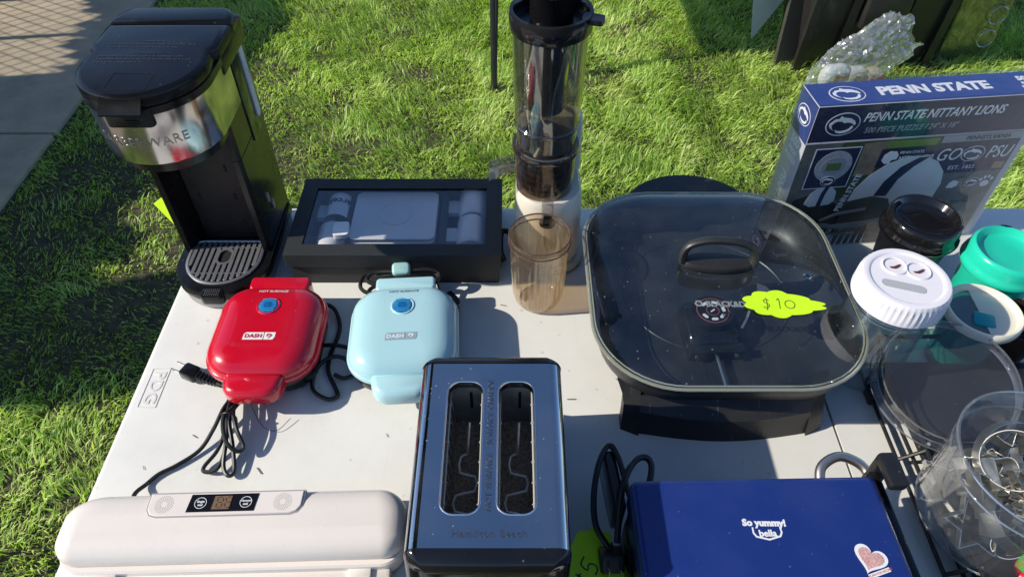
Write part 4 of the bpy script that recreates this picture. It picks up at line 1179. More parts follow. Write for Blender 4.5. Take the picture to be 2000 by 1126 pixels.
m = M(); m.tube([(-.040, -.012, 0), (-.044, -.022, -.004), (-.050, -.032, -.010)], .0016, 6, sub=3, flat=.3); obj('tape', m, MATS['tape_film'], tg)

# ---- panini press ------------------------------------------------------
pp = thing('panini_press', 'royal blue panini press with white lettering and black base', 'panini press', (.2525, .252, TZ), R(1.2))
blue = pm('royal_blue', (.011, .030, .170), .24, dust=.30, dscale=240, coat=.15, rvar=.05)
m = M(); m.stack(.004, -.004, .268, .212, .018, [(.004, .006), (0, .010), (0, .055), (.002, .060)], 5); obj('base', m, blk, pp)
for sx in (-.1, .105):
    for sy in (-.085, .08):
        f = M(); f.lathe([(.009, 0), (.009, .0075)], 12, (sx, sy)); obj('foot', f, blk, pp)
m = M(); m.stack(.003, -.002, .262, .212, .016, [(.0, .062), (0, .078)], 5); obj('upper_frame', m, blk, pp)
m = M(); m.stack(0, 0, .256, .220, .008, [(.002, .074), (0, .076), (0, .1085), (.001, .1115), (.004, .1135), (.008, .1142)], 4); cv = obj('lid', m, blue, pp)
def bracket(x0, x1):
    m = M(); m.rbox(x0, x1, .080, .128, .050, .062, .003, .002); m.rbox(x0, x1, .120, .131, .050, .122, .003, .002); m.rbox(x0, x1, .092, .131, .113, .124, .004, .002)
    return obj('hinge_bracket', m, blk_matte, pp)
bracket(.136, .155)
m = M(); m.rbox(.128, .140, -.11, .12, .020, .104, .003, .002); obj('side_arm', m, blk_gloss, pp)
m = M(); m.tube([(.088, .100, .070), (.088, .122, .074), (.094, .140, .079), (.116, .150, .082), (.138, .140, .079), (.144, .122, .074), (.144, .100, .070)], .0056, 12, sub=5); obj('steel_loop', m, pm('warm_steel', (.74, .66, .56), .36, metal=1.), pp)
TP = .1144
text('lettering', 'So yummy!', .0094, white_print, pp, TR(-.001, .0600, TP, R(-2)), .0002, bold=.0005, space=1.02)
m = M()
bo = [(-.020, .0640), (-.0205, .0560), (-.017, .0500), (.0, .0455), (.017, .0500), (.0205, .0560), (.020, .0640), (.0180, .0640), (.0182, .0565), (.0155, .0520), (.0, .0480), (-.0155, .0520), (-.0182, .0565), (-.0180, .0640)]
m.prism([(x * .72, .0495 + (y - .0555) * .74) for x, y in bo], TP, TP + .0003); obj('logo_frame', m, white_print, pp)
text('lettering', 'bella', .0094, white_print, pp, TR(.0, .0492, TP), .0002, bold=.0003)
hs = thing('heart_sticker', 'white heart sticker on the blue panini press', 'sticker', (.3435, .276, TZ + .1150), R(-28), )
def heart(s):
    out = []
    for i in range(40):
        t = 2 * PI * i / 40
        out.append((s * 16 * math.sin(t) ** 3 / 17, s * (13 * math.cos(t) - 5 * math.cos(2 * t) - 2 * math.cos(3 * t) - math.cos(4 * t)) / 17))
    return out[::-1]
m = M(); m.prism(heart(.0165), 0, .0002); obj('heart_card', m, white_print, hs)
m = M(); m.prism([(.0005, -.017), (.0165, -.0005), (.0195, -.0035), (.0035, -.020)], 0, .0002); obj('text_strip', m, white_print, hs)
redp = pm('sticker_red', (.55, .13, .10), .5)
m = M(); m.prism(heart(.0128), .0002, .0004); obj('heart_print', m, pm('sticker_pink', (.74, .42, .38), .5, var=.6, vscale=420), hs)
text('lettering', 'SCAN FOR RECIPES', .0030, redp, hs, TR(.0105, -.0098, .0003, PI / 4), .0001)
bpy.context.view_layer.update()
cord(pp, [(.135, .345, .06), (.126, .363, .078), (.119, .405, .078), (.110, .422, .076), (.098, .402, .074), (.090, .369, .066), (.090, .339, .055), (.100, .322, .045), (.107, .316, .040)], .0034, flat=1.)
cord(pp, [(.112, .32, .05), (.118, .363, .085), (.132, .391, .090), (.146, .400, .088), (.154, .394, .082), (.150, .375, .075), (.142, .36, .07)], .0036)
m = M(); m.rbox(-.007, .007, -.035, .035, 0, .052, .004, .003); m.xf(TR(.113, .382, 0, R(6))); m.xf(pp.matrix_basis.inverted() @ TR(0, 0, TZ + .022)); obj('cord_block', m, blk_gloss, pp)
pl = M(); pl.rbox(-.013, .013, -.012, .012, -.010, .010, .004, .002); pl.rbox(-.006, .006, .012, .030, -.005, .005, .003, .001)
o = obj('plug', pl, blk_matte, pp); o.matrix_local = pp.matrix_basis.inverted() @ TR(.1065, .308, TZ + .034, R(2), R(-38))
for sx in (-1, 1):
    q = M(); q.rbox(sx * .0062 - .0008, sx * .0062 + .0008, -.028, -.012, -.003, .003, .0005, .0003, 1, 1); obj('prong', q, chrome, o)

# ---- $5 tag beside the toaster, another under the plug ------------------
t5 = thing('price_tag', 'lime price tag reading $5 beside the toaster', 'price tag', (.079, .302, TZ + .034), 0, 'neon price tags')
t5.rotation_euler = (R(12), R(6), R(62))
m = M(); m.prism(cloud(.050, .028, 9, 10, .15), 0, .0006); obj('card', m, neon, t5)
strokes(t5, ink, [S_(-.016, -.005, .008), [(-.0155, .006), (-.0150, -.004), (-.0165, -.0165)], [(.007, .006), (-.003, .0052), (-.0042, -.0035), (.002, -.002), (.0055, -.007), (.003, -.0125), (-.004, -.0125)]], .0009, .0008)
o = obj('price_tag', M().prism(cloud(.03, .024, 12, 9, .16), 0, .0006), neon, loc=(.128, .296, TZ + .012), rot=(R(10), 0, R(20))); tag(o, 'lime tag half hidden under the plug of the blue press', 'price tag', 'neon price tags')

# ---- puzzle box ---------------------------------------------------------
pz = thing('puzzle_box', 'shrink wrapped navy puzzle box standing upright, football helmet on its front', 'puzzle box', (.409, .822, TZ), R(6.2))
PW, PD, PH = .336, .056, .262
navy_p = pm('box_navy', (.018, .035, .20), .30, coat=.5, dust=.15)
def art(name, col, **k): return pm(name, col, .34, spec=.3, **k)
greyside = art('box_grey', (.46, .47, .50))
m = M(); m.rbox(0, PW, 0, PD, 0, PH - .0005, .0015, .0008, 2, 1); bx = obj('carton', m, greyside, pz)
# local frames: front (x right, y up, facing -Y), top, left side
FR = Matrix(((1, 0, 0, 0), (0, 0, -1, 0), (0, 1, 0, 0), (0, 0, 0, 1)))
TP_ = Matrix(((1, 0, 0, 0), (0, 1, 0, 0), (0, 0, 1, PH), (0, 0, 0, 1)))
LF = Matrix(((0, 0, -1, 0), (-1, 0, 0, PD), (0, 1, 0, 0), (0, 0, 0, 1)))
def flat(name, poly, mat, fr, lev, holes=()):
    ar = sum(poly[i][0] * poly[(i + 1) % len(poly)][1] - poly[(i + 1) % len(poly)][0] * poly[i][1] for i in range(len(poly)))
    if ar < 0: poly = poly[::-1]
    m = M(); m.prism(poly, .0001 + lev * .00025, .0003 + lev * .00025, holes); m.xf(fr)
    return obj(name, m, mat, pz, ang=20)
def ft(body, size, mat, fr, x, y, lev, rz=0, **k):
    return text('lettering', body, size, mat, pz, fr @ TR(x, y, .0003 + lev * .00025, rz), .0001, **k)
R4 = lambda x0, x1, y0, y1: [(x0, y0), (x1, y0), (x1, y1), (x0, y1)]
ELL = lambda cx, cy, a, b, n=36: [(cx + a * math.cos(2 * PI * i / n), cy + b * math.sin(2 * PI * i / n)) for i in range(n)]
wpr = art('box_white', (.75, .76, .78)); dnavy = art('box_dark_navy', (.012, .018, .06)); dgreen = art('art_green', (.05, .085, .045), var=.4, vscale=40)
def lion(fr, cx, cy, s, lev, fg, bgm):
    flat('emblem', ELL(cx, cy, 1.32 * s, s), fg, fr, lev)
    flat('emblem', ELL(cx, cy, 1.24 * s, .92 * s), bgm, fr, lev + 1)
    hd_ = [(-1.05, .15), (-.75, .45), (-.40, .50), (-.30, .72), (-.05, .58), (.45, .50), (.85, .25), (.98, -.02), (.86, -.12), (.80, -.02), (.58, .10), (.30, .16), (.05, .10), (-.10, .24), (-.45, .30), (-.72, .20), (-.86, -.02), (-.80, -.28), (-.60, -.50), (-.95, -.25), (-1.06, -.05)]
    flat('emblem', [(cx + s * x, cy + s * y) for x, y in hd_], fg, fr, lev + 2)
    jw = [(-.52, -.42), (-.30, -.55), (.0, -.58), (.40, -.52), (.62, -.38), (.66, -.22), (.80, -.16), (.86, -.34), (.70, -.60), (.35, -.76), (-.05, -.78), (-.38, -.66)]
    flat('emblem', [(cx + s * x, cy + s * y) for x, y in jw], fg, fr, lev + 2)
# top
flat('print_top', R4(.0008, PW - .0008, .0008, PD - .0008), navy_p, TP_, 0)
lion(TP_, .050, .026, .019, 1, wpr, navy_p)
ft('PENN STATE', .027, wpr, TP_, .175, .027, 1, bold=.0012, sx=1.05)
ft('500', .014, wpr, TP_, .312, .038, 1, bold=.0007); ft('PIECE', .008, wpr, TP_, .312, .026, 1, bold=.0003); ft('PUZZLE', .008, wpr, TP_, .312, .017, 1, bold=.0003)
# left side
flat('print_side', R4(.0008, PD - .0008, PH - .062, PH - .001), navy_p, LF, 0)
lion(LF, PD / 2, PH - .030, .0145, 1, wpr, navy_p)
ft('500', .018, wpr, LF, PD / 2, PH - .074, 0, bold=.001); ft('PIECE', .010, wpr, LF, PD / 2, PH - .089, 0, bold=.0004); ft('PUZZLE', .010, wpr, LF, PD / 2, PH - .101, 0, bold=.0004)
ft('PENN STATE', .022, wpr, LF, PD / 2, PH - .172, 0, -PI / 2, bold=.0006, shear=.2, sx=.75)
lion(LF, PD / 2, .022, .0135, 0, dnavy, greyside)
# front: header
flat('print_header', R4(.0008, PW - .0008, PH - .058, PH - .001), dnavy, FR, 0)
lion(FR, .043, PH - .030, .0185, 1, wpr, dnavy)
ft('PENN STATE NITTANY LIONS', .0195, wpr, FR, .172, PH - .022, 1, shear=.25, sx=.78, bold=.0003)
ft('500 PIECE PUZZLE / 24" X 18"', .0125, art('header_grey', (.32, .33, .37)), FR, .146, PH - .043, 1, shear=.2, sx=.85)
# front: picture
PB = PH - .061
flat('print_picture', R4(.0008, PW - .011, .001, PB), art('pic_ground', (.15, .155, .145), var=.6, vscale=26), FR, 0)
flat('print_strip', R4(PW - .010, PW - .0008, .001, PB), greyside, FR, 0)
flat('print_grass', [(.055, PB), (.21, PB), (.205, PB - .02), (.06, PB - .12)], dgreen, FR, 1)
flat('print_grass', [(.105, PB - .003), (.20, PB - .003), (.198, PB - .014), (.10, PB - .016)], art('art_lime', (.16, .25, .05)), FR, 2)
flat('print_tan', [(.088, PB - .004), (.125, PB - .002), (.118, PB - .06), (.09, PB - .062)], art('art_tan', (.30, .22, .15), var=.5, vscale=60), FR, 3)
# stadium picture
flat('print_frame', R4(.018, .086, PB - .080, PB - .008), wpr, FR, 4)
flat('print_stadium', R4(.0195, .0845, PB - .0785, PB - .0095), dnavy, FR, 5)
flat('print_stands', ELL(.053, PB - .040, .027, .027), art('art_stands', (.40, .42, .45), var=.4, vscale=220), FR, 6)
flat('print_stands', ELL(.053, PB - .040, .018, .016), art('art_stands2', (.27, .29, .32)), FR, 7)
flat('print_field', R4(.042, .064, PB - .047, PB - .034), art('art_field', (.10, .15, .05)), FR, 8)
lion(FR, .053, PB - .066, .0085, 8, wpr, dnavy)
# licence-plate panel and slogan panels
flat('print_plate', R4(.118, .204, PB - .048, PB - .016), dnavy, FR, 4)
hm = [(.124, PB - .036), (.125, PB - .026), (.132, PB - .020), (.142, PB - .021), (.147, PB - .028), (.146, PB - .035), (.139, PB - .036), (.137, PB - .042), (.130, PB - .042)]
flat('print_small_helmet', hm, wpr, FR, 5)
ft('PENN STATE', .0065, wpr, FR, .166, PB - .024, 5); ft('NITTANY LIONS', .0090, wpr, FR, .176, PB - .034, 5, sx=.80, bold=.0001)
flat('print_bar', R4(.204, PW - .011, PB - .0115, PB), art('bar_grey', (.32, .33, .35)), FR, 4)
ft('PENNSYLVANIA', .0095, dnavy, FR, .272, PB - .006, 5, shear=.2, bold=.0003)
flat('print_panel', R4(.206, PW - .011, PB - .068, PB - .012), dnavy, FR, 4)
ft('GO', .030, wpr, FR, .225, PB - .034, 5, shear=.2, sx=.8); ft('PSU', .030, wpr, FR, .302, PB - .034, 5, shear=.2, sx=.72)
lion(FR, .2625, PB - .034, .0135, 5, wpr, dnavy)
ft('EST. 1855', .0095, wpr, FR, .256, PB - .058, 5, sx=1.1)
flat('print_badge', R4(.305, .321, PB - .064, PB - .052), art('art_tan2', (.32, .20, .10)), FR, 5)
ft('PENN STATE', .0125, wpr, FR, .094, PB - .093, 4, PI / 2 - .18, bold=.0003)
# busy photographic collage behind the main motifs
rda = random.Random(14)
cols_ = ((.10, .11, .09), (.20, .19, .15), (.06, .07, .07), (.26, .25, .22), (.05, .07, .045), (.15, .16, .17), (.12, .09, .06), (.30, .31, .31))
for k in range(34):
    x_, y_ = rda.uniform(.10, .30), rda.uniform(.01, .125); w_, h_ = rda.uniform(.010, .034), rda.uniform(.008, .026); a_ = rda.uniform(-.5, .5)
    flat('print_patch', [(x_ + u * w_ * math.cos(a_) - v * h_ * math.sin(a_), y_ + u * w_ * math.sin(a_) * .6 + v * h_ * math.cos(a_)) for u, v in ((-.5, -.5), (.5, -.45), (.55, .5), (-.45, .4))] if .115 < x_ < .295 and .02 < y_ < .115 else R4(x_ - .005, x_ + .005, max(y_, .012) - .004, max(y_, .012) + .004), art('collage_%d' % (k % 8), cols_[k % 8], var=.65, vscale=110), FR, 1 + (k % 3) * .3)
# big helmet
hw_ = art('helmet_white', (.62, .65, .66), var=.12, vscale=18)
H0 = .205; 
shell_ = [(.118, .098), (.121, .118), (.133, .140), (.152, .157), (.176, .166), (.200, .165), (.221, .155), (.236, .138), (.242, .117), (.240, .095), (.232, .075), (.222, .060), (.205, .052), (.200, .044), (.188, .050), (.180, .055), (.186, .080), (.176, .098), (.15, .104)]
HS = lambda pts: [(.168 + (x - .180) * 1.12, .100 + (y - .105) * 1.14) for x, y in pts]
flat('print_helmet', HS(shell_), hw_, FR, 6)
flat('print_stripe', HS([(.152, .104), (.158, .128), (.172, .150), (.192, .164), (.206, .164), (.190, .150), (.176, .130), (.170, .103)]), dnavy, FR, 7)
flat('print_face_opening', HS([(.121, .096), (.150, .103), (.176, .097), (.186, .080), (.180, .056), (.150, .052), (.122, .060), (.112, .075)]), art('helmet_dark', (.05, .065, .06)), FR, 7)
for pts in ([(.186, .066), (.150, .060), (.110, .058), (.084, .064), (.082, .058), (.108, .050), (.150, .050), (.182, .058)], [(.150, .085), (.110, .080), (.088, .068), (.090, .065), (.112, .075), (.150, .080)], [(.105, .050), (.110, .038), (.150, .036), (.150, .039), (.112, .042), (.109, .050)]):
    flat('print_face_bar', HS(pts), art('face_bar', (.22, .26, .26)), FR, 8)
flat('print_ear_hole', HS(ELL(.206, .072, .006, .009, 14)), dnavy, FR, 8)
# small prints to the right, lower corner text; the bobblehead is left as a plain dark patch with an empty helmet
flat('print_dark', [(.002, .002), (.10, .002), (.096, .075), (.050, .115), (.012, .10)], art('pic_dark', (.028, .032, .034), var=.5, vscale=40), FR, 1)
flat('print_small_helmet', [(.030, .092), (.034, .112), (.046, .125), (.062, .125), (.074, .113), (.077, .095), (.070, .088), (.040, .086)], hw_, FR, 5)
flat('print_stripe', [(.050, .0865), (.051, .110), (.055, .1255), (.0615, .1255), (.058, .108), (.057, .0865)], dnavy, FR, 6)
ft('HONK IF', .0115, wpr, FR, .070, .030, 3, bold=.0004, sx=1.05); ft('YOU LOVE', .0115, wpr, FR, .070, .018, 3, bold=.0004, sx=1.05); ft('PENN STATE', .0115, wpr, FR, .070, .007, 3, bold=.0004)
lion(FR, .288, .112, .0085, 2, wpr, dnavy)
flat('print_small_helmet', [(.250, .104), (.252, .114), (.258, .118), (.266, .115), (.267, .107), (.260, .103)], wpr, FR, 2)
for (x, y, a, b) in ((.310, .108, .007, .006), (.301, .116, .0024, .003), (.306, .120, .0024, .003), (.312, .121, .0024, .003), (.318, .117, .0024, .003)):
    flat('print_paw', ELL(x, y, a, b, 14), wpr, FR, 2)
flat('print_disc', ELL(.250, .058, .016, .017), hw_, FR, 2); flat('print_disc', ELL(.252, .055, .011, .012), art('pic_dark', 0), FR, 3)
flat('print_disc', ELL(.292, .058, .018, .016), art('art_tan3', (.24, .23, .18), var=.4, vscale=120), FR, 2)
for k in range(7):
    flat('print_pompom', [(.085 + k * .011, .0), (.092 + k * .010, .028), (.089 + k * .011, .0)], wpr, FR, 4)
# shrink wrap: a clear skin just off the carton
m = M(); m.rbox(-.0034, PW + .0016, -.0036, PD + .0016, 0.0006, PH + .0046, .002, .001, 2, 1); obj('shrink_wrap', m, clear('shrink_film', (.97, .97, .97), .06, .03, dust=.12, wob=.2, wscale=60), pz)

# ---- cups and jar -----------------------------------------------------
def travel_cup(label, loc, rotz, rt, h, bm, lm, k=1.):
    c = thing('travel_cup', label, 'travel cup', loc, rotz, 'lidded travel cups')
    m = M(); m.lathe([(rt * .66, 0), (rt * .70, .003), (rt * .90, h - .02), (rt * .93, h - .012)], 48); obj('cup_body', m, bm, c)
    m = M(); m.lathe([(rt * .95, h - .022), (rt * 1.0, h - .020), (rt * 1.02, h - .016), (rt * 1.0, h - .011), (rt * .965, h - .008), (rt * .95, h - .004), (rt * .93, h + .006), (rt * .89, h + .0105), (rt * .84, h + .0115), (rt * .79, h + .009), (rt * .74, h + .0025), (rt * .70, h + .0005), (rt * .3, h)], 56)
    l = obj('lid', m, lm, c, ang=50)
    m = M(); m.prism([(p[0], p[1]) for p in ELL(rt * .60 * 0 + rt * .865, 0, rt * .035, rt * .13, 18)], h + .0113, h + .0119); obj('sip_hole', m, MATS['dark_well'], l)
    return c
glossy_black = pm('cup_black', (.007, .006, .006), .09, dust=.1, coat=.4)
mint = pm('cup_mint', (.015, .50, .34), .32, sss=.0)
travel_cup('glossy black travel cup in front of the puzzle box', (.576, .748, TZ), R(-38), .0525, .126, pm('cup_black_satin', (.010, .010, .010), .3), glossy_black)
travel_cup('mint green travel cup at the right edge', (.672, .690, TZ), R(75), .0535, .117, mint, pm('lid_mint', (.018, .55, .37), .2))
jr = thing('storage_jar', 'clear jar with a white ridged screw lid beside the skillet', 'jar', (.474, .592, TZ), R(-18))
jcl = clear('jar_clear', (.90, .93, .95), .03, .07, haze=.03, wob=.15)
m = M(); m.lathe([(.030, .003), (.040, 0), (.046, .003), (.0485, .012), (.0485, .105), (.0475, .122), (.0455, .135), (.0455, .150)], 56, cap1=False); obj('jar_glass', m, jcl, jr)
m = M(); m.lathe([(.0455, .012), (.0470, .104), (.046, .12), (.0440, .134), (.0440, .15)], 56, cap0=True, cap1=False); obj('jar_inner_wall', m, clear('jar_inner', (.95, .97, .98), .03, .05), jr)
for z in (.128, .134):
    m = M(); m.tube([(.0468 * math.cos(2 * PI * i / 48), .0468 * math.sin(2 * PI * i / 48), z) for i in range(48)], .0013, 6, closed=True, sub=1); obj('jar_thread', m, jcl, jr)
wl = pm('white_lid', (.78, .75, .78), .3, var=.03)
n = 144
m = M(); rings = []
for r, z, d in ((.0535, .143, .0), (.0545, .144, .0), (.0545, .147, .0003), (.0540, .150, .0007), (.0532, .166, .0007), (.0520, .1715, .0004), (.0500, .1745, 0), (.0440, .1755, 0), (.0425, .1748, 0), (.0410, .1735, 0), (.02, .1735, 0)):
    rings.append([((r + d * (1 if i % 3 == 0 else -.6)) * math.cos(2 * PI * i / n), (r + d * (1 if i % 3 == 0 else -.6)) * math.sin(2 * PI * i / n), z) for i in range(n)])
m.loft(rings); wlo = obj('lid', m, wl, jr, ang=40)
m = M(); m.prism(rr2(0, 0, .050, .0125, .006, 6), .1735, .1741); m.xf(TR(-.004, -.0155, 0)); obj('lid_slot', m, pm('slot_grey', (.42, .42, .43), .5), wlo)
for x in (-.0135, .0135):
    m = M(); m.lathe([(.0150, .1735), (.0150, .1750), (.0140, .1756), (.0128, .1750), (.0128, .1742)], 36, (x, .0165), False, False); obj('lid_boss', m, wl, wlo)
    m = M(); m.prism([(x - .006, .0135), (x - .001, .0150), (x + .005, .0205), (x + .0075, .0215), (x + .0055, .0165), (x + .001, .0120), (x - .004, .0115)], .1742, .1746); obj('lid_mark', m, pm('mark_brown', (.12, .03, .015), .5), wlo)

tb = thing('tumbler', 'teal tumbler with a cream lid and clear sip window', 'tumbler', (.607, .603, TZ), R(-20))
teal = clear('teal_clear', (.12, .62, .58), .06, .06, haze=.10, hcol=(.03, .36, .34))
m = M(); m.lathe([(.028, .0), (.032, .002), (.036, .04), (.0415, .088), (.0425, .094)], 48); obj('cup_body', m, teal, tb)
m = M(); m.lathe([(.030, .006), (.034, .04), (.039, .088)], 40, cap1=False); obj('inner_cup', m, pm('teal_inner', (.04, .38, .36), .3), tb)
crm = pm('cream_lid', (.74, .70, .58), .3)
m = M(); m.lathe([(.0435, .090), (.0465, .091), (.0475, .096), (.0470, .102), (.0450, .1045), (.0425, .1035), (.0405, .099), (.0395, .0965)], 56, cap1=False, cap0=False); ld = obj('lid', m, crm, tb)
pl = [(.0402 * math.cos(a), .0402 * math.sin(a)) for a in np.linspace(R(-78), R(112), 26)]
m = M(); m.prism(pl, .0955, .0975); obj('lid_plate', m, crm, ld)
pl2 = [(.0400 * math.cos(a), .0400 * math.sin(a)) for a in np.linspace(R(113), R(281), 26)]
m = M(); m.prism(pl2, .0958, .0968); obj('sip_window', m, clear('sip_clear', (.80, .90, .88), .05, .08, haze=.05), ld)
m = M(); m.rbox(-.012, .014, -.024, -.001, .091, .0990, .004, .001); obj('slider', m, pm('slider_teal', (.01, .30, .34), .3), ld)
m = M(); m.rbox(.044, .058, -.006, .006, .088, .100, .004, .002); obj('lid_hinge', m, crm, ld)
cc = thing('dark_cup', 'dark brown cup behind the cream lidded tumbler', 'cup', (.668, .610, TZ))
m = M(); m.lathe([(.030, 0), (.038, .07), (.039, .078), (.037, .078), (.029, .004)], 36); obj('cup_body', m, pm('cup_brown', (.03, .017, .012), .35), cc)
m = M(); m.tube([(.037, 0, .065), (.060, 0, .060), (.062, 0, .030), (.033, 0, .020)], .005, 8); obj('handle', m, MATS['cup_brown'], cc)

# ---- black tray on a wire rack, round clear lid, tub of cutters ----------
rk = thing('wire_rack', 'black wire rack holding a flat black tray right of the seam', 'rack', (0, 0, TZ))
m = M(); m.rbox(.492, .82, .20, .574, .022, .030, .012, .003); obj('tray', m, pm('tray_black', (.013, .014, .018), .42, dust=.3, var=.2), rk)
def wire_(pts, r=.0025):
    m = M(); m.tube(pts, r, 8, sub=1); return obj('wire', m, blackm, rk)
wire_([(.470, .20, .012), (.470, .585, .012)]); wire_([(.488, .20, .016), (.488, .560, .016), (.488, .585, .045)]); wire_([(.497, .22, .034), (.497, .57, .034)])
wire_([(.470, .585, .012), (.490, .602, .050), (.82, .602, .050)], .003); wire_([(.470, .555, .012), (.488, .570, .045), (.488, .602, .05)]); wire_([(.470, .585, .012), (.82, .585, .012)]); wire_([(.474, .54, .012), (.500, .56, .04)])
wire_([(.470, .30, .012), (.497, .30, .034)]); wire_([(.470, .44, .012), (.497, .44, .034)])
m = M(); m.rbox(.466, .496, .524, .546, .004, .026, .003, .001); obj('rack_bracket', m, blk, rk)
cl = thing('clear_round_lid', 'round clear plastic lid lying tilted on the black tray', 'plastic lid', (.537, .516, TZ + .058), 0)
cl.rotation_euler = (R(14), R(-6), 0)
cpl = clear('clear_plastic', (.93, .94, .95), .04, .07, haze=.03, wob=.35, wscale=22)
m = M(); m.lathe([(.084, 0), (.086, .002), (.0855, .006), (.080, .008), (.078, .024), (.0755, .028), (.070, .0285), (.060, .026), (.02, .0255)], 72, cap0=False); obj('dished_cover', m, cpl, cl)
for r_, z in ((.0855, .001), (.0785, .024), (.0790, .008)):
    m = M(); m.tube([(r_ * math.cos(2 * PI * i / 64), r_ * math.sin(2 * PI * i / 64), z) for i in range(64)], .0011, 6, closed=True, sub=1); obj('rolled_edge', m, clear('clear_edge', (.70, .72, .73), .05, .22, haze=.14), cl)

TX, TY = .535, .358
ct = thing('clear_tub', 'clear round plastic tub full of metal cookie cutters', 'tub', (TX, TY, TZ + .0305))
tubm = clear('tub_clear', (.94, .95, .96), .035, .07, haze=.025, wob=.12)
m = M(); m.lathe([(.03, .002), (.073, 0), (.0765, .003), (.078, .010), (.082, .118), (.0840, .120), (.0840, .124), (.0815, .125), (.0795, .118), (.0755, .010), (.03, .006)], 72); obj('tub_wall', m, tubm, ct)
for r_, z in ((.0835, .1235), (.0775, .003), (.0805, .1)):
    m = M(); m.tube([(r_ * math.cos(2 * PI * i / 64), r_ * math.sin(2 * PI * i / 64), z) for i in range(64)], .0012, 6, closed=True, sub=1); obj('tub_edge', m, MATS['clear_edge'], ct)
tin = pm('tin', (.86, .83, .76), .30, metal=1., var=.1)
def band(poly, h, th=.0006):
    m = M(); inn = offset(poly, th)
    m.loft([[(x, y, z) for x, y in P] for P, z in ((poly, 0), (poly, h), (inn, h), (inn, 0), (poly, 0))], False, False)
    return m
def star(n, r1, r2): return [((r1 if i % 2 == 0 else r2) * math.cos(PI * i / n), (r1 if i % 2 == 0 else r2) * math.sin(PI * i / n)) for i in range(2 * n)]
def petal(n, r, d): return [((r + d * math.cos(n * a)) * math.cos(a), (r + d * math.cos(n * a)) * math.sin(a)) for a in np.linspace(0, 2 * PI, 61)[:-1]]
def hrt(s): return heart(s)
tree_ = [(-.006, -.026), (.006, -.026), (.006, -.018), (.022, -.018), (.012, -.006), (.017, -.006), (.008, .008), (.012, .008), (0, .028), (-.012, .008), (-.008, .008), (-.017, -.006), (-.012, -.006), (-.022, -.018), (-.006, -.018)]
man = [(-.004, -.010), (-.010, -.028), (-.017, -.026), (-.010, -.004), (-.022, .002), (-.021, .009), (-.008, .008), (-.008, .014), (-.010, .022), (0, .031), (.010, .022), (.008, .014), (.008, .008), (.021, .009), (.022, .002), (.010, -.004), (.017, -.026), (.010, -.028), (.004, -.010)][::-1]
kinds = [('star', star(5, .030, .014)), ('flower', petal(6, .022, .006)), ('heart', hrt(.027)), ('tree', tree_), ('gingerbread man', man), ('round', petal(1, .024, 0)), ('six pointed star', star(6, .026, .015)), ('scalloped', petal(10, .023, .003)), ('clover', petal(3, .021, .007)), ('bell', [(-.02, -.018), (.02, -.018), (.014, -.008), (.013, .010), (.006, .020), (-.006, .020), (-.013, .010), (-.014, -.008)]), ('square', star(4, .026, .025)), ('diamond', [(.016, 0), (0, .028), (-.016, 0), (0, -.028)])]
kinds += [('large star', star(5, .034, .016)), ('small heart', heart(.018)), ('large round', petal(1, .031, 0)), ('leaf', [(.0, -.03), (.012, -.012), (.015, .006), (.008, .022), (0, .032), (-.008, .022), (-.015, .006), (-.012, -.012)]), ('crescent', [(.018 * math.cos(a), .026 * math.sin(a)) for a in np.linspace(-1.9, 1.9, 16)] + [(-.008 + .014 * math.cos(a), .020 * math.sin(a)) for a in np.linspace(1.5, -1.5, 10)]), ('small scalloped', petal(8, .016, .002))]
rd = random.Random(21)
spots = [(-.045, .03, .012, 20, 33), (.03, .045, .018, 44, 80), (.045, -.03, .024, 30, 10), (-.045, -.01, .066, 60, 45), (.02, .045, .058, 30, 75), (-.01, .02, .104, 40, 15), (-.038, -.02, .020, 70, 20), (-.022, .032, .040, 40, 60), (.012, -.04, .030, 80, -10), (.034, .018, .040, 60, 30), (-.030, -.034, .058, 35, 80), (.004, .006, .060, 55, 130), (.036, -.026, .066, 75, 200), (-.030, .016, .082, 30, 250), (.006, .040, .078, 60, 300), (.018, -.012, .092, 35, 20), (.040, .024, .090, 50, 170), (-.008, -.044, .088, 65, 100)]
for (nm, poly), (x, y, z, tl, az) in zip(kinds, spots):
    ca, sa = math.cos(R(az)), math.sin(R(az))
    pts = [(1.3 * (px_ * ca - py_ * sa), 1.3 * (px_ * sa + py_ * ca)) for px_, py_ in poly]
    o = obj('cookie_cutter', band(pts, .016, .0008), tin, loc=(TX + x * .85, TY + y * .85, TZ + .036 + z * .82), rot=(R(tl * .55), R(rd.uniform(-32, 32)), R(rd.uniform(-40, 40))), ang=25)
    tag(o, 'tin %s cookie cutter among the cutters in the clear tub' % nm, 'cookie cutter', 'cookie cutters in the tub')
for nm, poly, col, loc, rot in (('green', petal(5, .024, .005), (.02, .45, .06), (TX + .0, TY - .058, .080), (70, 10, 15)), ('red', petal(4, .022, .004), (.62, .01, .04), (TX - .004, TY - .072, .052), (65, -8, 40))):
    o = obj('cookie_cutter', band(poly, .022, .0016), pm('cutter_' + nm, col, .3), loc=(loc[0], loc[1], TZ + loc[2]), rot=tuple(R(a) for a in rot)); tag(o, '%s plastic cookie cutter against the near side of the tub' % nm, 'cookie cutter', 'cookie cutters in the tub')

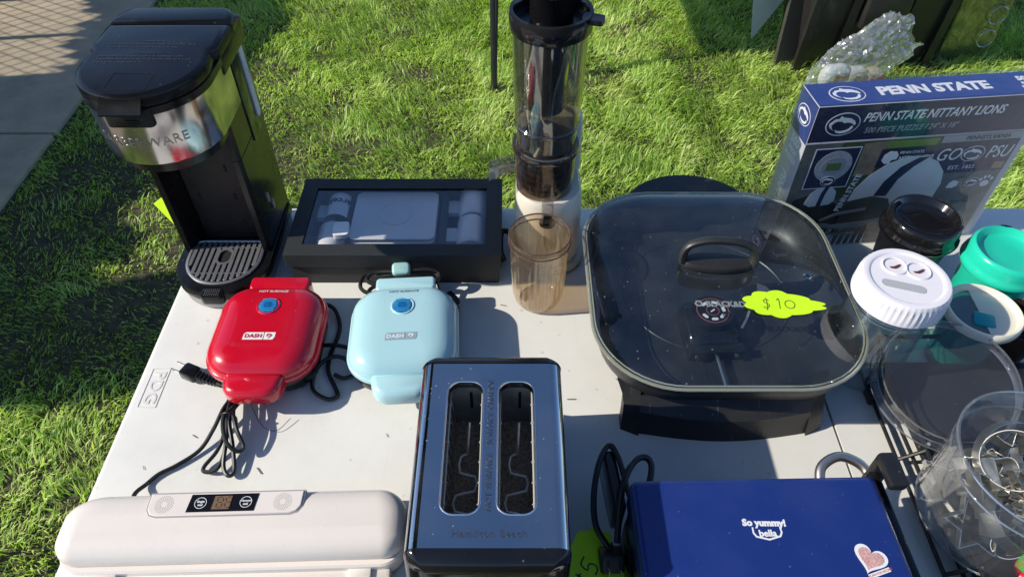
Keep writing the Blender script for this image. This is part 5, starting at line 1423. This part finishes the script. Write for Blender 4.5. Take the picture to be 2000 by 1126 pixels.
# ================================================================== things on the lawn behind
tt = thing('storage_tote', 'black plastic storage tote standing on the grass behind', 'tote', (1.42, 2.80, 0), R(4))
tote_m = pm('tote_black', (.020, .018, .018), .38, dust=.25, var=.2)
m = M(); m.stack(0, 0, .60, .34, .03, [(.055, 0), (.05, .004), (.02, .30), (0, .56), (-.012, .565), (-.012, .60), (.0, .602), (.006, .56), (.05, .02)], 5); obj('tote_bin', m, tote_m, tt)
for x in (-.27, -.12, .12, .27):
    m = M(); m.loft([[(x - .016, -.125 - .04 * z / .56, z), (x + .016, -.125 - .04 * z / .56, z), (x + .016, -.145 - .042 * z / .56, z), (x - .016, -.145 - .042 * z / .56, z)] for z in (.0, .56)]); obj('rib', m, tote_m, tt)
m = M(); m.rbox(-.09, .09, -.185, -.15, .20, .34, .012, .004); obj('handle_plate', m, tote_m, tt)
m = M(); m.prism(R4(-.055, .055, -.03, .03), 0, .0008); lab_o = obj('paper_label', m, pm('label_paper', (.55, .56, .60), .8), tt, loc=(.03, -.188, .36), rot=(R(84), 0, R(-4)))
for k in range(5):
    q = M(); q.rbox(-.045, .045, .016 - k * .009, .0175 - k * .009, .0009, .0012, .0002, .0001, 1, 1); obj('label_rule', q, pm('rule_grey', (.25, .26, .3), .8), lab_o)
wb_ = tag(obj('leaning_board', M().prism([(0, 0), (.30, .545), (-.10, .545)], 0, .008), pm('board_pale', (.50, .54, .60), .5, var=.1), loc=(1.035, 2.895, .012), rot=(R(88), 0, 0)), 'pale board corner touching the grass left of the black tote', 'board')
# second dark panel leaning at the tote's left
o = obj('leaning_sheet', M().prism([(-.02, 0), (.06, 0), (.20, .56), (.02, .56)], 0, .02), pm('panel_grey', (.05, .046, .044), .42, dust=.3), loc=(1.10, 2.70, .004), rot=(R(80), 0, R(12))); tag(o, 'dark grey plastic sheet leaning on the left end of the black tote', 'plastic sheet')
cb = thing('clear_bin', 'clear plastic bin with round grips right of the black tote', 'bin', (1.86, 2.86, 0), R(6))
m = M(); m.stack(0, 0, .26, .30, .03, [(.03, .002), (.025, .0), (.012, .30), (0, .55), (.003, .55), (.016, .30), (.03, .006)], 5); obj('bin_wall', m, clear('bin_clear', (.74, .76, .62), .06, .12, haze=.08, hcol=(.3, .3, .22)), cb)
for z in (.10, .20, .30, .40):
    m = M(); m.tube([(.036 * math.cos(2 * PI * i / 24), -.139 - .028 * z, z + .036 * math.sin(2 * PI * i / 24)) for i in range(24)], .003, 6, closed=True, sub=1); m.xf(TR(.06, 0, 0)); obj('grip_ring', m, MATS['clear_edge'], cb)

# crumpled clear bag of packets
bagm = clear('bag_film', (.90, .92, .94), .13, .20, haze=.10, wob=.35, wscale=60, hcol=(.75, .77, .80))
m = M(); U, Vn = 60, 46; rings = []; rdb = random.Random(8)
ax0, ax1 = Vector((1.165, 2.47, .01)), Vector((1.465, 2.48, .265))
axd = (ax1 - ax0); sd1 = axd.cross(Vector((0, 1, .4))).normalized(); sd2 = axd.cross(sd1).normalized()
for j in range(Vn + 1):
    t = j / Vn
    rad = .138 * (math.sin(PI * min(1, (t + .03) / .5) / 2) ** .6 if t < .5 else 1) * (1 - .10 * t) * (1 if t < .95 else .8)
    ring = []
    for i in range(U):
        a = 2 * PI * (i + rdb.uniform(-.35, .35)) / U
        fl = .62 - .22 * t
        c = ax0 + axd * (t + (rdb.uniform(-.35, .35) / Vn if 0 < j < Vn else .05 * math.sin(3 * a) * (j == Vn))) + sd1 * math.cos(a) * rad + sd2 * math.sin(a) * rad * fl
        d_, _p = noise.voronoi(c * 11); d2, _p = noise.voronoi(c * 30)
        rel = c - ax0; cs = Vector((rel.dot(sd1) * 46, rel.dot(sd2) * 46, rel.dot(axd.normalized()) * 13))
        nn = (.5 - d_[0]) * .022 + (.4 - d2[0]) * .008 + (.35 - abs(noise.noise(cs))) * .030 + (.3 - abs(noise.noise(cs * 2.3))) * .010
        ring.append(c + (sd1 * math.cos(a) + sd2 * math.sin(a)) * nn)
    rings.append(ring)
vs2 = [p for r in rings for p in r]; fs2 = []
for j in range(Vn):
    for i in range(U):
        a, b, c, d = j * U + i, j * U + (i + 1) % U, (j + 1) * U + (i + 1) % U, (j + 1) * U + i
        fs2 += [(a, b, c), (a, c, d)] if (i * 7 + j * 3) % 2 else [(a, b, d), (b, c, d)]
m.add(vs2, fs2); m.f.append(tuple(reversed(range(U))))
bag = thing('plastic_bag', 'crumpled clear plastic bag of packets leaning on the black tote', 'plastic bag', (0, 0, 0))
obj('bag_film', m, bagm, bag, ang=9)
for (x, y, z, s_, lab, c_) in ((1.235, 2.46, .085, (.055, .030, .050), 'white packet with a printed note in the clear bag', 0), (1.315, 2.47, .075, (.05, .030, .045), 'white packet with red print in the clear bag', 1), (1.385, 2.48, .070, (.045, .03, .04), 'reddish packet at the right in the clear bag', 2)):
    m = M(); rings = []
    for j in range(11):
        b_ = -PI / 2 + PI * (j + .5) / 11
        rings.append([(math.copysign(abs(math.cos(a)) ** .45, math.cos(a)) * math.cos(b_) ** .4 * s_[0] + .008 * noise.noise(Vector((a * 3, b_ * 3, x * 9))), math.copysign(abs(math.sin(a)) ** .7, math.sin(a)) * math.cos(b_) ** .7 * s_[1], math.sin(b_) * s_[2]) for a in np.linspace(0, 2 * PI, 25)[:-1]])
    m.loft(rings)
    pk = thing('packet', lab, 'packet', (x, y, z), R(8), 'packets in the clear bag')
    obj('wrapper', m, pm('packet_%d' % c_, ((.78, .77, .76), (.72, .66, .64), (.66, .50, .46))[c_], .4, var=.1), pk)
    rm = pm('packet_red', (.55, .05, .06), .5, var=.5, vscale=60)
    q = M(); q.prism([(-.03, -.012), (.0, -.022), (.034, -.006), (.03, .016), (.004, .008), (-.02, .02)], 0, .001); q.xf(TR(.012, -s_[1] - .001, .006, 0, PI / 2)); obj('red_print', q, rm, pk)
    if c_ == 0:
        for k in range(4):
            q = M(); q.prism(R4(-.016, .016, -.0015, .0015), 0, .001); q.xf(TR(-.018, -s_[1] - .002, -.004 - k * .007, 0, PI / 2)); obj('print_line', q, ink, pk)
